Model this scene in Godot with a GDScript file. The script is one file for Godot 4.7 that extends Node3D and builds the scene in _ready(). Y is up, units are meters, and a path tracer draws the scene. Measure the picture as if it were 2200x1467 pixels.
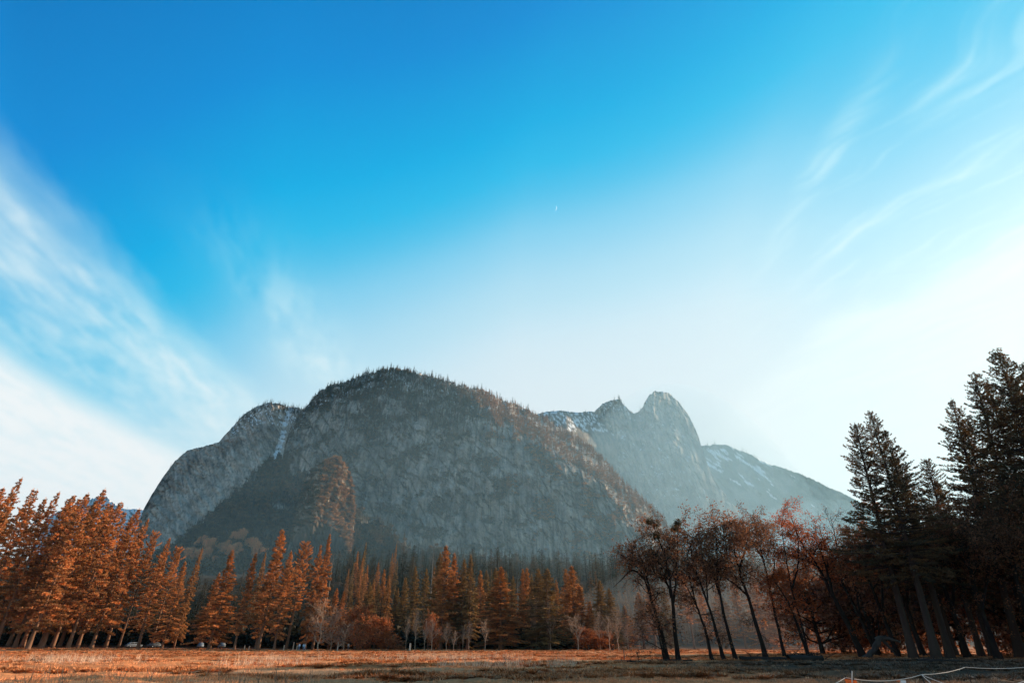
extends Node3D
# A mountain valley in autumn: meadow, pine groves, a granite dome and far spires in low side light.

class MB:
	var v := PackedVector3Array()
	var n := PackedVector3Array()
	var c := PackedColorArray()
	var ix := PackedInt32Array()
	func leaf(p: Vector3, d: Vector3, w: Vector3, col: Color) -> void:
		# a folded diamond: two triangles from p along d, half width w
		var k := v.size()
		var m := p + d * 0.45
		var nn := d.cross(w).normalized()
		var fold := nn * w.length() * 0.35
		v.append_array(PackedVector3Array([p, m + w + fold, p + d, m - w + fold]))
		n.append_array(PackedVector3Array([nn, nn, nn, nn]))
		c.append_array(PackedColorArray([col, col, col, col]))
		ix.append_array(PackedInt32Array([k, k + 1, k + 2, k, k + 2, k + 3]))
	func blade(p: Vector3, tip: Vector3, w: Vector3, col: Color) -> void:
		var k := v.size()
		var nn := (tip - p).cross(w).normalized()
		v.append_array(PackedVector3Array([p - w, p + w, tip]))
		n.append_array(PackedVector3Array([nn, nn, nn]))
		c.append_array(PackedColorArray([col, col, col]))
		ix.append_array(PackedInt32Array([k, k + 1, k + 2]))
	func quad(p0: Vector3, p1: Vector3, p2: Vector3, p3: Vector3, col: Color) -> void:
		var k := v.size()
		var nn := (p2 - p0).cross(p1 - p0).normalized()
		v.append_array(PackedVector3Array([p0, p1, p2, p3]))
		n.append_array(PackedVector3Array([nn, nn, nn, nn]))
		c.append_array(PackedColorArray([col, col, col, col]))
		ix.append_array(PackedInt32Array([k, k + 1, k + 2, k, k + 2, k + 3]))
	func box(center: Vector3, size: Vector3, col: Color, b := Basis()) -> void:
		var h := size / 2.0
		var q := []
		for s in [Vector3(-1, -1, -1), Vector3(1, -1, -1), Vector3(1, -1, 1), Vector3(-1, -1, 1), Vector3(-1, 1, -1), Vector3(1, 1, -1), Vector3(1, 1, 1), Vector3(-1, 1, 1)]:
			q.append(center + b * (s * h))
		quad(q[4], q[5], q[6], q[7], col); quad(q[3], q[2], q[1], q[0], col)
		quad(q[0], q[1], q[5], q[4], col); quad(q[2], q[3], q[7], q[6], col)
		quad(q[1], q[2], q[6], q[5], col); quad(q[3], q[0], q[4], q[7], col)
	func tube(pts: Array, rad: Array, sides: int, col: Color, rng: RandomNumberGenerator = null, vary := 0.0, rough := 0.0) -> void:
		var k := v.size()
		var cnt := pts.size()
		var ref := Vector3(0.31, 0.2, 0.93)
		for i in cnt:
			var t: Vector3 = (pts[mini(i + 1, cnt - 1)] - pts[maxi(i - 1, 0)]).normalized()
			if absf(t.dot(ref)) > 0.95:
				ref = Vector3(0.9, 0.1, -0.3)
			var x := ref.cross(t).normalized()
			var y := t.cross(x)
			for s in sides:
				var a := TAU * s / sides
				var o := x * cos(a) + y * sin(a)
				var r: float = rad[i]
				if rough > 0.0:
					r *= 1.0 + rng.randf_range(-rough, rough)
				v.append(pts[i] + o * r)
				n.append(o)
				c.append(col * (1.0 + rng.randf_range(-vary, vary)) if rng else col)
		for i in cnt - 1:
			for s in sides:
				var p := k + i * sides + s
				var q := k + i * sides + (s + 1) % sides
				ix.append_array(PackedInt32Array([p, p + sides, q, q, p + sides, q + sides]))
	func mesh(m: Material) -> ArrayMesh:
		var am := ArrayMesh.new()
		var a := []
		a.resize(Mesh.ARRAY_MAX)
		a[Mesh.ARRAY_VERTEX] = v
		a[Mesh.ARRAY_NORMAL] = n
		a[Mesh.ARRAY_COLOR] = c
		a[Mesh.ARRAY_INDEX] = ix
		am.add_surface_from_arrays(Mesh.PRIMITIVE_TRIANGLES, a)
		am.surface_set_material(0, m)
		return am

var M := {}
var taken := {}

func numbered(called: String) -> String:
	var k: int = taken.get(called, 0)
	taken[called] = k + 1
	return called if k == 0 else "%s_%03d" % [called, k]

func tag(o: Node3D, label: String, category := "", group := "", kind := "") -> Node3D:
	if label: o.set_meta("label", label)
	if category: o.set_meta("category", category)
	if group: o.set_meta("group", group)
	if kind: o.set_meta("kind", kind)
	return o

func thing(called: String, label: String, category: String, at := Vector3.ZERO, group := "") -> Node3D:
	var o := Node3D.new()
	o.name = numbered(called)
	add_child(o)
	o.position = at
	tag(o, label, category, group)
	return o

func part(called: String, m: Mesh, parent: Node3D, stuff := false) -> MeshInstance3D:
	var o := MeshInstance3D.new()
	o.name = called if parent != self else numbered(called)
	o.mesh = m
	parent.add_child(o, true)
	if stuff: o.set_meta("kind", "stuff")
	return o

func rnd(s: int) -> RandomNumberGenerator:
	var r := RandomNumberGenerator.new()
	r.seed = 7919 * s + 101
	return r

func fnl(s: int, f: float, oct := 4, type := FastNoiseLite.TYPE_SIMPLEX_SMOOTH) -> FastNoiseLite:
	var q := FastNoiseLite.new()
	q.seed = s
	q.frequency = f
	q.noise_type = type
	q.fractal_octaves = oct
	return q

func lin(t: Array, x: float) -> float:
	# piecewise linear table of Vector2(x, y)
	if x <= t[0].x: return t[0].y
	for i in range(1, t.size()):
		if x <= t[i].x:
			return lerpf(t[i - 1].y, t[i].y, (x - t[i - 1].x) / (t[i].x - t[i - 1].x))
	return t[-1].y

# ------------------------------------------------------------------ light and air
const SUN_AZ := 61.0
const SUN_EL := 18.0
const W_EL := [Vector2(5, 0.97), Vector2(17, 0.96), Vector2(29, 0.87), Vector2(36, 0.77), Vector2(41, 0.67), Vector2(46, 0.5), Vector2(53, 0.34), Vector2(63, 0.2), Vector2(72, 0.08), Vector2(90, 0.0)]
const K_SUN := [Vector2(12, 3), Vector2(24, 2), Vector2(34, -2), Vector2(56, 0), Vector2(80, 11), Vector2(97, 27), Vector2(120, 30)]
const RAMP := [[0.0, 0.0, 0.064, 0.204], [0.2, 0.0, 0.114, 0.296], [0.35, 0.0, 0.183, 0.344], [0.45, 0.009, 0.213, 0.357], [0.55, 0.044, 0.239, 0.365], [0.68, 0.113, 0.278, 0.378], [0.8, 0.217, 0.329, 0.387], [0.9, 0.331, 0.374, 0.4], [1.0, 0.4, 0.405, 0.409]]

func sky_base(d: Vector3, sun: Vector3) -> Color:
	var el := rad_to_deg(asin(clampf(d.y, -1, 1)))
	var ang := rad_to_deg(acos(clampf(d.dot(sun), -1, 1)))
	var w := lin(W_EL, el + lin(K_SUN, ang)) + 0.09 * exp(-pow(ang / 13.0, 2.0))
	w = clampf(w, 0, 1)
	for i in range(1, RAMP.size()):
		if w <= RAMP[i][0]:
			var a = RAMP[i - 1]
			var b = RAMP[i]
			var t: float = (w - a[0]) / (b[0] - a[0])
			return Color(lerpf(a[1], b[1], t), lerpf(a[2], b[2], t), lerpf(a[3], b[3], t))
	return Color(0.4, 0.405, 0.41)

func make_sky(sun: Vector3) -> Texture2D:
	var bw := 256
	var bh := 128
	var pad := 8
	var base := Image.create(bw + 2 * pad, bh, false, Image.FORMAT_RGBF)
	for j in bh:
		var up := PI * (0.5 - (j + 0.5) / bh)
		for i in bw + 2 * pad:
			var az := TAU * ((i - pad + 0.5) / bw)
			base.set_pixel(i, j, sky_base(Vector3(sin(az) * cos(up), sin(up), -cos(az) * cos(up)) if up > 0 else Vector3(sin(az), 0, -cos(az)), sun))
	var W := 2048
	var H := 1024
	base.resize((bw + 2 * pad) * 8, H, Image.INTERPOLATE_CUBIC)
	base = base.get_region(Rect2i(pad * 8, 0, W, H))
	var data := base.get_data().to_float32_array()
	var streak := fnl(11, 1.0, 5)
	var puff := fnl(12, 1.0, 5)
	var wob := fnl(13, 0.6, 3)
	for j in range(0, H / 2 - 8):
		var up := PI * (0.5 - (j + 0.5) / H)
		var cu := cos(up)
		var su := sin(up)
		if su > 0.93: continue
		for i in W:
			var az := TAU * ((i + 0.5) / W)
			# cirrus sheet at height one, seen from below
			var x := sin(az) * cu / su
			var z := -cos(az) * cu / su
			if absf(x) > 9.0 or absf(z) > 12.0: continue
			var wx := x + 0.05 * wob.get_noise_2d(x * 2.0, z * 1.2) + 0.012 * puff.get_noise_2d(x * 9.0, z * 7.0)
			var s := 0.5 + 0.5 * streak.get_noise_2d(wx * 6.0 - z * 1.4, z * 1.5 + wx * 1.1)
			var fi := 0.5 + 0.5 * puff.get_noise_2d(wx * 16.0 - z * 5.0, z * 4.5 + wx * 3.0)
			var p := 0.5 + 0.5 * puff.get_noise_2d(wx * 2.2 + 7.0, z * 2.4)
			var fib := 0.6 * s + 0.4 * fi
			var cl := 0.0
			# left bands, running away from the viewer
			cl = maxf(cl, smoothstep(-1.1, -1.34, wx + 0.06 * (fi - 0.5)) * (1.0 - 0.3 * smoothstep(-1.4, -1.75, wx)) * clampf(0.42 + 0.85 * (fib - 0.4) + 0.35 * (p - 0.5), 0.12, 0.8))
			cl = maxf(cl, smoothstep(-1.72, -2.25, wx + 0.12 * (fib - 0.5)) * clampf(0.92 + 0.5 * (fib - 0.4), 0.0, 1.0))
			cl = maxf(cl, exp(-pow((wx + 0.84 + 0.03 * z) / 0.13, 2.0)) * smoothstep(-0.8, -2.0, z) * clampf(1.1 * (fib * (0.5 + p) - 0.2), 0.0, 0.55))
			# right: fine wisps slanting across, then a bright sheet low down
			var t := wx - 0.55 * z - 0.14 * wob.get_noise_2d(z * 3.0, 4.0)
			if x > 0.45:
				var fb := 0.5 + 0.5 * streak.get_noise_2d(t * 9.0 + 31.0, (z + 0.55 * wx) * 1.3)
				var ff := 0.5 + 0.5 * puff.get_noise_2d(t * 26.0 + 11.0, (z + 0.55 * wx) * 4.0)
				var br := clampf(2.6 * (0.6 * fb + 0.4 * ff - 0.3) * (0.4 + p), 0.0, 1.0)
				var wisp := exp(-pow((t - 1.225) / 0.034, 2.0)) * smoothstep(0.82, 0.92, x) * 0.55 + exp(-pow((t - 1.62) / 0.042, 2.0)) * 0.55 * smoothstep(0.85, 1.0, x) * smoothstep(1.35, 1.1, x)
				wisp += exp(-pow((t - 1.32) / 0.032, 2.0)) * 0.4 * smoothstep(0.86, 0.98, x)
				wisp += exp(-pow((wx - 0.76) / 0.035, 2.0)) * smoothstep(-0.5, -0.8, z) * smoothstep(-1.5, -1.0, z) * 0.35
				cl = maxf(cl, minf(1.0, wisp * br * 1.15))
				cl = maxf(cl, smoothstep(1.9, 2.15, t + 0.35 * (p - 0.5) + 0.15 * (ff - 0.5)) * clampf(0.55 + 0.6 * (fb - 0.4), 0.2, 1.0) * smoothstep(0.95, 1.25, x))
				cl = maxf(cl, 0.25 * smoothstep(0.5, 0.8, 0.6 * fb + 0.4 * ff) * smoothstep(0.6, 1.0, x))
			# the same sheet goes on behind the viewer
			if z > 0.2: cl = maxf(cl, 0.5 * smoothstep(0.45, 0.75, fib * 0.6 + p * 0.4))
			cl = clampf(cl, 0.0, 1.0)
			if cl <= 0.002: continue
			var k := (j * W + i) * 3
			data[k] = lerpf(data[k], 0.415, cl * cl * 0.35 + cl * 0.65)
			data[k + 1] = lerpf(data[k + 1], 0.428, cl)
			data[k + 2] = lerpf(data[k + 2], 0.428, cl)
	return ImageTexture.create_from_image(Image.create_from_data(W, H, false, Image.FORMAT_RGBF, data.to_byte_array()))

func setup_air() -> void:
	var cam := Camera3D.new()
	cam.name = "camera"
	cam.position = Vector3(0, 1.8, 0)
	cam.rotation_degrees = Vector3(29.8, 0, 0)
	cam.fov = 65.97
	cam.near = 0.1
	cam.far = 30000.0
	cam.current = true
	add_child(cam)
	var sun := DirectionalLight3D.new()
	sun.name = "sun"
	var az := deg_to_rad(SUN_AZ)
	var el := deg_to_rad(SUN_EL)
	var to := Vector3(sin(az) * cos(el), sin(el), -cos(az) * cos(el))
	add_child(sun)
	sun.look_at_from_position(Vector3.ZERO, -to, Vector3.UP)
	sun.light_energy = 1.6
	sun.light_color = Color(1.0, 0.9, 0.78)
	sun.light_angular_distance = 0.5
	sun.shadow_enabled = true
	var e := Environment.new()
	e.background_mode = Environment.BG_SKY
	var sm := PanoramaSkyMaterial.new()
	sm.panorama = make_sky(to)
	var sk := Sky.new()
	sk.sky_material = sm
	e.sky = sk
	e.tonemap_mode = Environment.TONE_MAPPER_LINEAR
	e.tonemap_exposure = 2.3
	e.volumetric_fog_enabled = true
	e.volumetric_fog_density = 0.00004
	e.volumetric_fog_albedo = Color(0.62, 0.86, 0.95)
	e.volumetric_fog_anisotropy = 0.55
	e.volumetric_fog_length = 4000.0
	e.volumetric_fog_ambient_inject = 1.0
	e.sdfgi_enabled = true
	e.ssao_enabled = true
	e.ssil_enabled = true
	var we := WorldEnvironment.new()
	we.name = "air"
	we.environment = e
	add_child(we)

# ------------------------------------------------------------------ materials
func mat(rough: float, backlight := Color(0, 0, 0), two := false, spec := 0.3) -> StandardMaterial3D:
	var m := StandardMaterial3D.new()
	m.vertex_color_use_as_albedo = true
	m.roughness = rough
	m.metallic_specular = spec
	if backlight.r > 0.0:
		m.backlight_enabled = true
		m.backlight = backlight
	if two: m.cull_mode = BaseMaterial3D.CULL_DISABLED
	return m

func noise_tex(s: int, f: float, oct: int, lo: float, hi: float, size := 512) -> NoiseTexture2D:
	var t := NoiseTexture2D.new()
	t.width = size
	t.height = size
	t.seamless = true
	t.noise = fnl(s, f, oct)
	var g := Gradient.new()
	g.set_color(0, Color(lo, lo, lo))
	g.set_color(1, Color(hi, hi, hi))
	t.color_ramp = g
	return t

func setup_materials() -> void:
	M.needles = mat(0.75, Color(0.8, 0.75, 0.6), true)
	M.leaves = mat(0.7, Color(1.0, 0.9, 0.8), true)
	M.bark = mat(0.95)
	M.paint = mat(0.35, Color(0, 0, 0), false, 0.5)
	M.matte = mat(0.9)
	M.grass = mat(0.85, Color(0.5, 0.45, 0.35), true)
	var r := mat(0.95, Color(0, 0, 0), false, 0.2)
	r.albedo_texture = noise_tex(21, 0.012, 6, 0.72, 1.0)
	r.uv1_triplanar = true
	r.uv1_world_triplanar = true
	r.uv1_scale = Vector3(1 / 70.0, 1 / 260.0, 1 / 70.0)
	M.rock = r
	var g := mat(0.95, Color(0, 0, 0), false, 0.1)
	g.albedo_texture = noise_tex(22, 0.02, 6, 0.72, 1.0)
	g.uv1_triplanar = true
	g.uv1_world_triplanar = true
	g.uv1_scale = Vector3(1 / 9.0, 1 / 9.0, 1 / 6.0)
	M.ground = g

# ------------------------------------------------------------------ ground
var hum := fnl(31, 0.11, 4)
var fur := fnl(32, 1.0, 3)
var big := fnl(33, 0.006, 2)

func ground_y(x: float, z: float) -> float:
	var d := -z
	var y := lin([Vector2(195, 0), Vector2(240, 3.5), Vector2(350, 30), Vector2(600, 62), Vector2(1050, 116), Vector2(1300, 130)], d + 10.0 * big.get_noise_2d(x, z))
	if d > 230: y += 4.0 * big.get_noise_2d(x * 3.0, z * 3.0)
	y += 0.35 * smoothstep(-60, -110, x) * smoothstep(110, 160, d)
	return y

func ground_fine(x: float, z: float) -> float:
	var d := -z
	var y := ground_y(x, z)
	if d > 8 and d < 215:
		var k := smoothstep(8, 25, d) * smoothstep(215, 190, d)
		y += k * (0.18 * hum.get_noise_2d(x * 1.3, z * 1.3) + 0.2 * fur.get_noise_2d(x * 0.14, z * 0.42) + 0.1 * fur.get_noise_2d(x * 0.9, z * 0.9))
	return y

func make_ground() -> void:
	var xs := PackedFloat32Array()
	var zs := PackedFloat32Array()
	var x := 0.0
	var st := 0.55
	var half := []
	while x < 9000.0:
		half.append(x)
		if x > 95.0: st *= 1.12
		x += st
	for i in range(half.size() - 1, 0, -1): xs.append(-half[i])
	for h in half: xs.append(h)
	var d := -400.0
	while d < 9000.0:
		zs.append(d)
		if d < 20: d += 28.0 if d < -30 else 6.0
		elif d < 60: d += 0.35
		elif d < 120: d += 0.55
		elif d < 200: d += 1.1
		elif d < 420: d += 6.0
		elif d < 1300: d += 35.0
		else: d *= 1.5
	var patch := fnl(34, 0.03, 4)
	var mb := MB.new()
	var nx := xs.size()
	var nz := zs.size()
	for j in nz:
		for i in nx:
			var px := xs[i]
			var pz := -zs[j]
			mb.v.append(Vector3(px, ground_fine(px, pz), pz))
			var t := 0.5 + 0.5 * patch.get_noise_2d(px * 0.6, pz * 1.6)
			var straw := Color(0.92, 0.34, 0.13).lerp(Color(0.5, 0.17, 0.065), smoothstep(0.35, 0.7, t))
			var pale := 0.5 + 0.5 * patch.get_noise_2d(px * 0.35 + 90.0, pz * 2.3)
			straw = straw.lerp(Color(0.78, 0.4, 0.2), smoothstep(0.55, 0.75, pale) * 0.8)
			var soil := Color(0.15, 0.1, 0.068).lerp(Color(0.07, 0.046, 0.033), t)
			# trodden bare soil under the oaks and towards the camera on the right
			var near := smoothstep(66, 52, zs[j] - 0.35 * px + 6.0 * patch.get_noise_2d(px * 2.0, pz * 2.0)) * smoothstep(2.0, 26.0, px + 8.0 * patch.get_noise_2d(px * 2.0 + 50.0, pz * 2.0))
			var shade_tone := 0.4 * smoothstep(52, 40, zs[j] + 7.0 * patch.get_noise_2d(px * 1.5 + 20.0, pz * 2.0)) * smoothstep(-24.0, -4.0, px)  # tree shade across the foreground, painted into the straw as a darker tone
			var col := straw.lerp(soil, maxf(near, shade_tone))
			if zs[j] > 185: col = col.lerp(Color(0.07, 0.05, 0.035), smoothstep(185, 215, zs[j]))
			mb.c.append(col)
	for j in nz:
		for i in nx:
			var a := mb.v[j * nx + maxi(i - 1, 0)]
			var b := mb.v[j * nx + mini(i + 1, nx - 1)]
			var e := mb.v[maxi(j - 1, 0) * nx + i]
			var f := mb.v[mini(j + 1, nz - 1) * nx + i]
			mb.n.append((b - a).cross(f - e).normalized())
	for j in nz - 1:
		for i in nx - 1:
			var k := j * nx + i
			mb.ix.append_array(PackedInt32Array([k, k + nx, k + 1, k + 1, k + nx, k + nx + 1]))
	tag(part("meadow_ground", mb.mesh(M.ground), self), "orange dry meadow with dark bare soil nearer on the right", "ground", "", "structure")

# ------------------------------------------------------------------ mountains
var n_big := fnl(41, 1.0, 5)
var n_mid := fnl(42, 1.0, 5)
var n_rid := fnl(43, 1.0, 4)

func ridge_b(t: Array, a: float) -> float:
	return lin(t, a)

# A rock face surveyed by bearing (x over distance) and rise (height over distance); depth gives the distance of each point.
func relief(called: String, label: String, ridge: Array, base: float, depth: Callable, tint: Callable, nx: int, ny: int, jag: float, back := 160.0) -> Dictionary:
	var mb := MB.new()
	var a0: float = ridge[0].x
	var a1: float = ridge[-1].x
	var nb := 4
	var rows := ny + nb
	var ab := PackedVector2Array()
	for j in rows:
		var s := minf(j, ny - 1) / float(ny - 1)
		for i in nx:
			var a := lerpf(a0, a1, i / float(nx - 1))
			var top := ridge_b(ridge, a) + jag * n_mid.get_noise_2d(a * 160.0, 3.0) + jag * 0.7 * n_mid.get_noise_2d(a * 50.0, 9.0)
			var b := lerpf(base, top, s)
			ab.append(Vector2(a, s))
			var z: float = depth.call(a, b)
			var y := 1.8 + b * z
			if j >= ny:
				var k := float(j - ny + 1) / nb
				y -= back * k * k * 1.2 + (y - 0.0) * 0.1 * k
				z += back * k
				mb.v.append(Vector3(a * z, y, -z))
			else:
				mb.v.append(Vector3(a * z, y, -z))
	for j in rows:
		for i in nx:
			var p := mb.v[j * nx + maxi(i - 1, 0)]
			var q := mb.v[j * nx + mini(i + 1, nx - 1)]
			var e := mb.v[maxi(j - 1, 0) * nx + i]
			var f := mb.v[mini(j + 1, rows - 1) * nx + i]
			mb.n.append((q - p).cross(f - e).normalized())
	for j in rows:
		for i in nx:
			var k := j * nx + i
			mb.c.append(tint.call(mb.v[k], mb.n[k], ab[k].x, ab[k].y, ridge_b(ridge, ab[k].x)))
	for j in rows - 1:
		for i in nx - 1:
			var k := j * nx + i
			mb.ix.append_array(PackedInt32Array([k, k + nx, k + 1, k + 1, k + nx, k + nx + 1]))
	tag(part(called, mb.mesh(M.rock), self), label, "mountain", "", "structure")
	return {"v": mb.v, "n": mb.n, "nx": nx, "ny": ny, "ab": ab}

func crag(x: float, y: float, amp: float) -> float:
	# relief of a granite wall, in metres: buttresses, cracks and ledges
	var but := 1.0 - absf(n_rid.get_noise_2d(x / 95.0, y / 420.0)) * 2.0
	var mid := n_big.get_noise_2d(x / 60.0 + 50.0, y / 130.0)
	var fine := n_mid.get_noise_2d(x / 14.0, y / 40.0)
	var h := y / 62.0 + 0.9 * n_big.get_noise_2d(x / 140.0, y / 200.0 + 7.0)
	var f := h - floorf(h)
	var ledge := smoothstep(0.7, 1.0, f) - f
	var chip := n_mid.get_noise_2d(x / 5.0 + 70.0, y / 9.0)
	var slab := absf(n_rid.get_noise_2d((x + 0.6 * y) / 48.0 + 11.0, (y - 0.4 * x) / 130.0))
	return amp * (-0.9 * but + 0.8 * mid + 0.34 * fine + 0.5 * ledge + 0.1 * chip - 0.55 * smoothstep(0.0, 0.16, slab))

func dome_arete(b: float) -> float:
	return 0.176 - 1.44 * (b - 0.26) if b > 0.26 else 0.176 + 0.64 * (0.26 - b)

func dome_depth(a: float, b: float) -> float:
	var q := clampf((b - 0.06) / 0.46, 0.0, 1.15)
	var z := 1090.0 + 150.0 * q + 250.0 * pow(q, 3.5)
	z += 800.0 * maxf(0.0, -0.33 - a)
	var r := a - dome_arete(b) + 0.012 * n_big.get_noise_2d(a * 20.0, b * 20.0)
	z += 2100.0 * (sqrt(r * r + 0.0003) + r) * 0.5
	z += crag(a * 1250.0, b * 1250.0, 21.0 if r < 0.0 else 13.0)
	return z

func granite(p: Vector3, warm := 0.0) -> Color:
	var st := n_mid.get_noise_2d(p.x / 11.0, p.y / 150.0)
	var pt := n_big.get_noise_2d(p.x / 70.0, p.y / 90.0 + 31.0)
	var g := Color(0.31, 0.255, 0.205) * (1.0 + 0.5 * st + 0.7 * pt)
	var block := n_rid.get_noise_2d(p.x / 30.0 + 5.0, p.y / 150.0)
	g *= 1.1 + 0.18 * smoothstep(-0.15, 0.15, block)
	var crack := minf(absf(n_mid.get_noise_2d(p.x / 34.0 + 3.0, p.y / 210.0)), absf(n_mid.get_noise_2d(p.x / 120.0 + 9.0 + p.y / 260.0, p.y / 70.0)))
	var led := absf(n_big.get_noise_2d((p.x - 0.5 * p.y) / 150.0 + 20.0, (p.y + 0.45 * p.x) / 34.0))
	g *= lerpf(0.45, 1.0, smoothstep(0.0, 0.035, crack)) * lerpf(0.6, 1.0, smoothstep(0.0, 0.07, led))
	g = g.lerp(Color(0.52, 0.47, 0.42), smoothstep(0.3, 0.6, n_mid.get_noise_2d(p.x / 30.0 + 8.0, p.y / 130.0)) * 0.6)
	g = g.lerp(Color(0.09, 0.085, 0.08), smoothstep(0.3, 0.5, n_mid.get_noise_2d(p.x / 9.0 + 60.0, p.y / 210.0)) * 0.7)
	return g.lerp(Color(0.36, 0.26, 0.17), warm)

const SCRUB := Color(0.05, 0.047, 0.03)
const SNOW := Color(0.82, 0.84, 0.86)

func forest(called: String, label: String, r: Dictionary, want: int, dens: Callable, lo: float, hi: float, tone: Callable, s: int, kinds: Array) -> void:
	var rng := rnd(s)
	var nx: int = r.nx
	var ny: int = r.ny
	var bufs := []
	for k in kinds: bufs.append(PackedFloat32Array())
	for t in want:
		var i := rng.randi_range(1, nx - 2)
		var j := rng.randi_range(1, ny - 1)
		var k := j * nx + i
		var p: Vector3 = r.v[k]
		var q: Vector3 = r.n[k]
		var ab: Vector2 = r.ab[k]
		if rng.randf() > dens.call(p, q, ab.x, ab.y): continue
		p = p.lerp(r.v[k + 1], rng.randf()).lerp(r.v[k - nx], rng.randf())
		var h := rng.randf_range(lo, hi)
		var w := h * rng.randf_range(0.8, 1.25)
		var yaw := rng.randf() * TAU
		var c: Color = tone.call(rng, ab.x, ab.y)
		var kk := rng.randi_range(0, kinds.size() - 1)
		bufs[kk].append_array(PackedFloat32Array([cos(yaw) * w, 0, sin(yaw) * w, p.x, 0, h, 0, p.y - 0.06 * h, -sin(yaw) * w, 0, cos(yaw) * w, p.z, c.r, c.g, c.b, 1.0]))
	for k in kinds.size():
		scatter(called, label, kinds[k], bufs[k])

func scatter(called: String, label: String, m: Mesh, buf: PackedFloat32Array) -> void:
	if buf.is_empty(): return
	var mm := MultiMesh.new()
	mm.transform_format = MultiMesh.TRANSFORM_3D
	mm.use_colors = true
	mm.mesh = m
	mm.instance_count = buf.size() / 16
	mm.buffer = buf
	var o := MultiMeshInstance3D.new()
	o.name = numbered(called)
	o.multimesh = mm
	add_child(o)
	tag(o, label, "forest" if "forest" in called or "scrub" in called else "grass", "", "stuff")

func far_conifer(s: int, slim: float) -> Mesh:
	# one metre high, for trees that are a few pixels tall
	var r := rnd(s)
	var mb := MB.new()
	mb.tube([Vector3.ZERO, Vector3(0, 0.5, 0), Vector3(0, 0.97, 0)], [0.014, 0.009, 0.002], 3, Color(0.5, 0.4, 0.35))
	for k in 46:
		var y := 0.12 + 0.86 * pow(r.randf(), 0.85)
		var rad := slim * (1.02 - y) * r.randf_range(0.6, 1.15)
		var a := r.randf() * TAU
		var d := Vector3(cos(a), r.randf_range(-0.35, 0.25), sin(a)) * maxf(rad, 0.03)
		var w := Vector3(-sin(a), r.randf_range(-0.4, 0.4), cos(a)) * (0.018 + 0.26 * rad)
		mb.leaf(Vector3(0, y, 0), d, w, Color(1, 1, 1) * r.randf_range(0.6, 1.25))
	return mb.mesh(M.needles)

func far_bush(s: int) -> Mesh:
	var r := rnd(s)
	var mb := MB.new()
	for k in 40:
		var d := Vector3(r.randfn(), absf(r.randfn()) * 0.8, r.randfn()).normalized() * r.randf_range(0.25, 0.5)
		var p := d * 0.75 + Vector3(0, 0.35, 0)
		mb.leaf(p, Vector3(r.randf_range(-1, 1), r.randf_range(-0.3, 1), r.randf_range(-1, 1)) * 0.26, Vector3(r.randf_range(-1, 1), r.randf_range(-1, 1), r.randf_range(-1, 1)) * 0.12, Color(1, 1, 1) * r.randf_range(0.6, 1.25))
	return mb.mesh(M.needles)

const DOME := [Vector2(-0.4664, 0.2179), Vector2(-0.4468, 0.2859), Vector2(-0.4468, 0.3106), Vector2(-0.4481, 0.3415), Vector2(-0.4426, 0.3725), Vector2(-0.4332, 0.3953), Vector2(-0.4232, 0.4165), Vector2(-0.4110, 0.4372), Vector2(-0.3971, 0.4561), Vector2(-0.3776, 0.4667), Vector2(-0.3517, 0.4753), Vector2(-0.3286, 0.4840), Vector2(-0.3054, 0.4938), Vector2(-0.2819, 0.5026), Vector2(-0.2596, 0.5070), Vector2(-0.2376, 0.5048), Vector2(-0.2171, 0.4982), Vector2(-0.1971, 0.4949), Vector2(-0.1668, 0.4851), Vector2(-0.1367, 0.4742), Vector2(-0.0971, 0.4625), Vector2(-0.0630, 0.4561), Vector2(-0.0385, 0.4434), Vector2(-0.0192, 0.4320), Vector2(0.0095, 0.4216), Vector2(0.0379, 0.4084), Vector2(0.0612, 0.3963), Vector2(0.0933, 0.3754), Vector2(0.1295, 0.3569), Vector2(0.1487, 0.3415), Vector2(0.1722, 0.3143), Vector2(0.1964, 0.2841), Vector2(0.2201, 0.2557), Vector2(0.2434, 0.2306), Vector2(0.2628, 0.2128), Vector2(0.2776, 0.1962), Vector2(0.3006, 0.1527), Vector2(0.3253, 0.1028)]
const BUTTRESS := [Vector2(-0.6843, 0.1606), Vector2(-0.6857, 0.2028), Vector2(-0.6775, 0.2417), Vector2(-0.6691, 0.2689), Vector2(-0.6543, 0.3059), Vector2(-0.6380, 0.3264), Vector2(-0.6043, 0.3358), Vector2(-0.5790, 0.3434), Vector2(-0.5714, 0.3598), Vector2(-0.5601, 0.3764), Vector2(-0.5473, 0.3993), Vector2(-0.5239, 0.4196), Vector2(-0.5019, 0.4278), Vector2(-0.4826, 0.4268), Vector2(-0.4570, 0.4186), Vector2(-0.4324, 0.4145), Vector2(-0.3978, 0.4074), Vector2(-0.3590, 0.4023)]
const SLOPE := [Vector2(-0.6655, 0.0770), Vector2(-0.6299, 0.1386), Vector2(-0.5894, 0.1685), Vector2(-0.5647, 0.1995), Vector2(-0.5374, 0.2246), Vector2(-0.5115, 0.2592), Vector2(-0.4852, 0.2968), Vector2(-0.4704, 0.3226), Vector2(-0.4525, 0.3115), Vector2(-0.4365, 0.2877), Vector2(-0.4016, 0.2832), Vector2(-0.3635, 0.2698), Vector2(-0.3150, 0.2435), Vector2(-0.2655, 0.2011), Vector2(-0.2105, 0.1685), Vector2(-0.1660, 0.1409), Vector2(-0.0821, 0.1216), Vector2(0.0409, 0.1125), Vector2(0.1623, 0.0990), Vector2(0.2574, 0.0828), Vector2(0.3341, 0.0626)]
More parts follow.
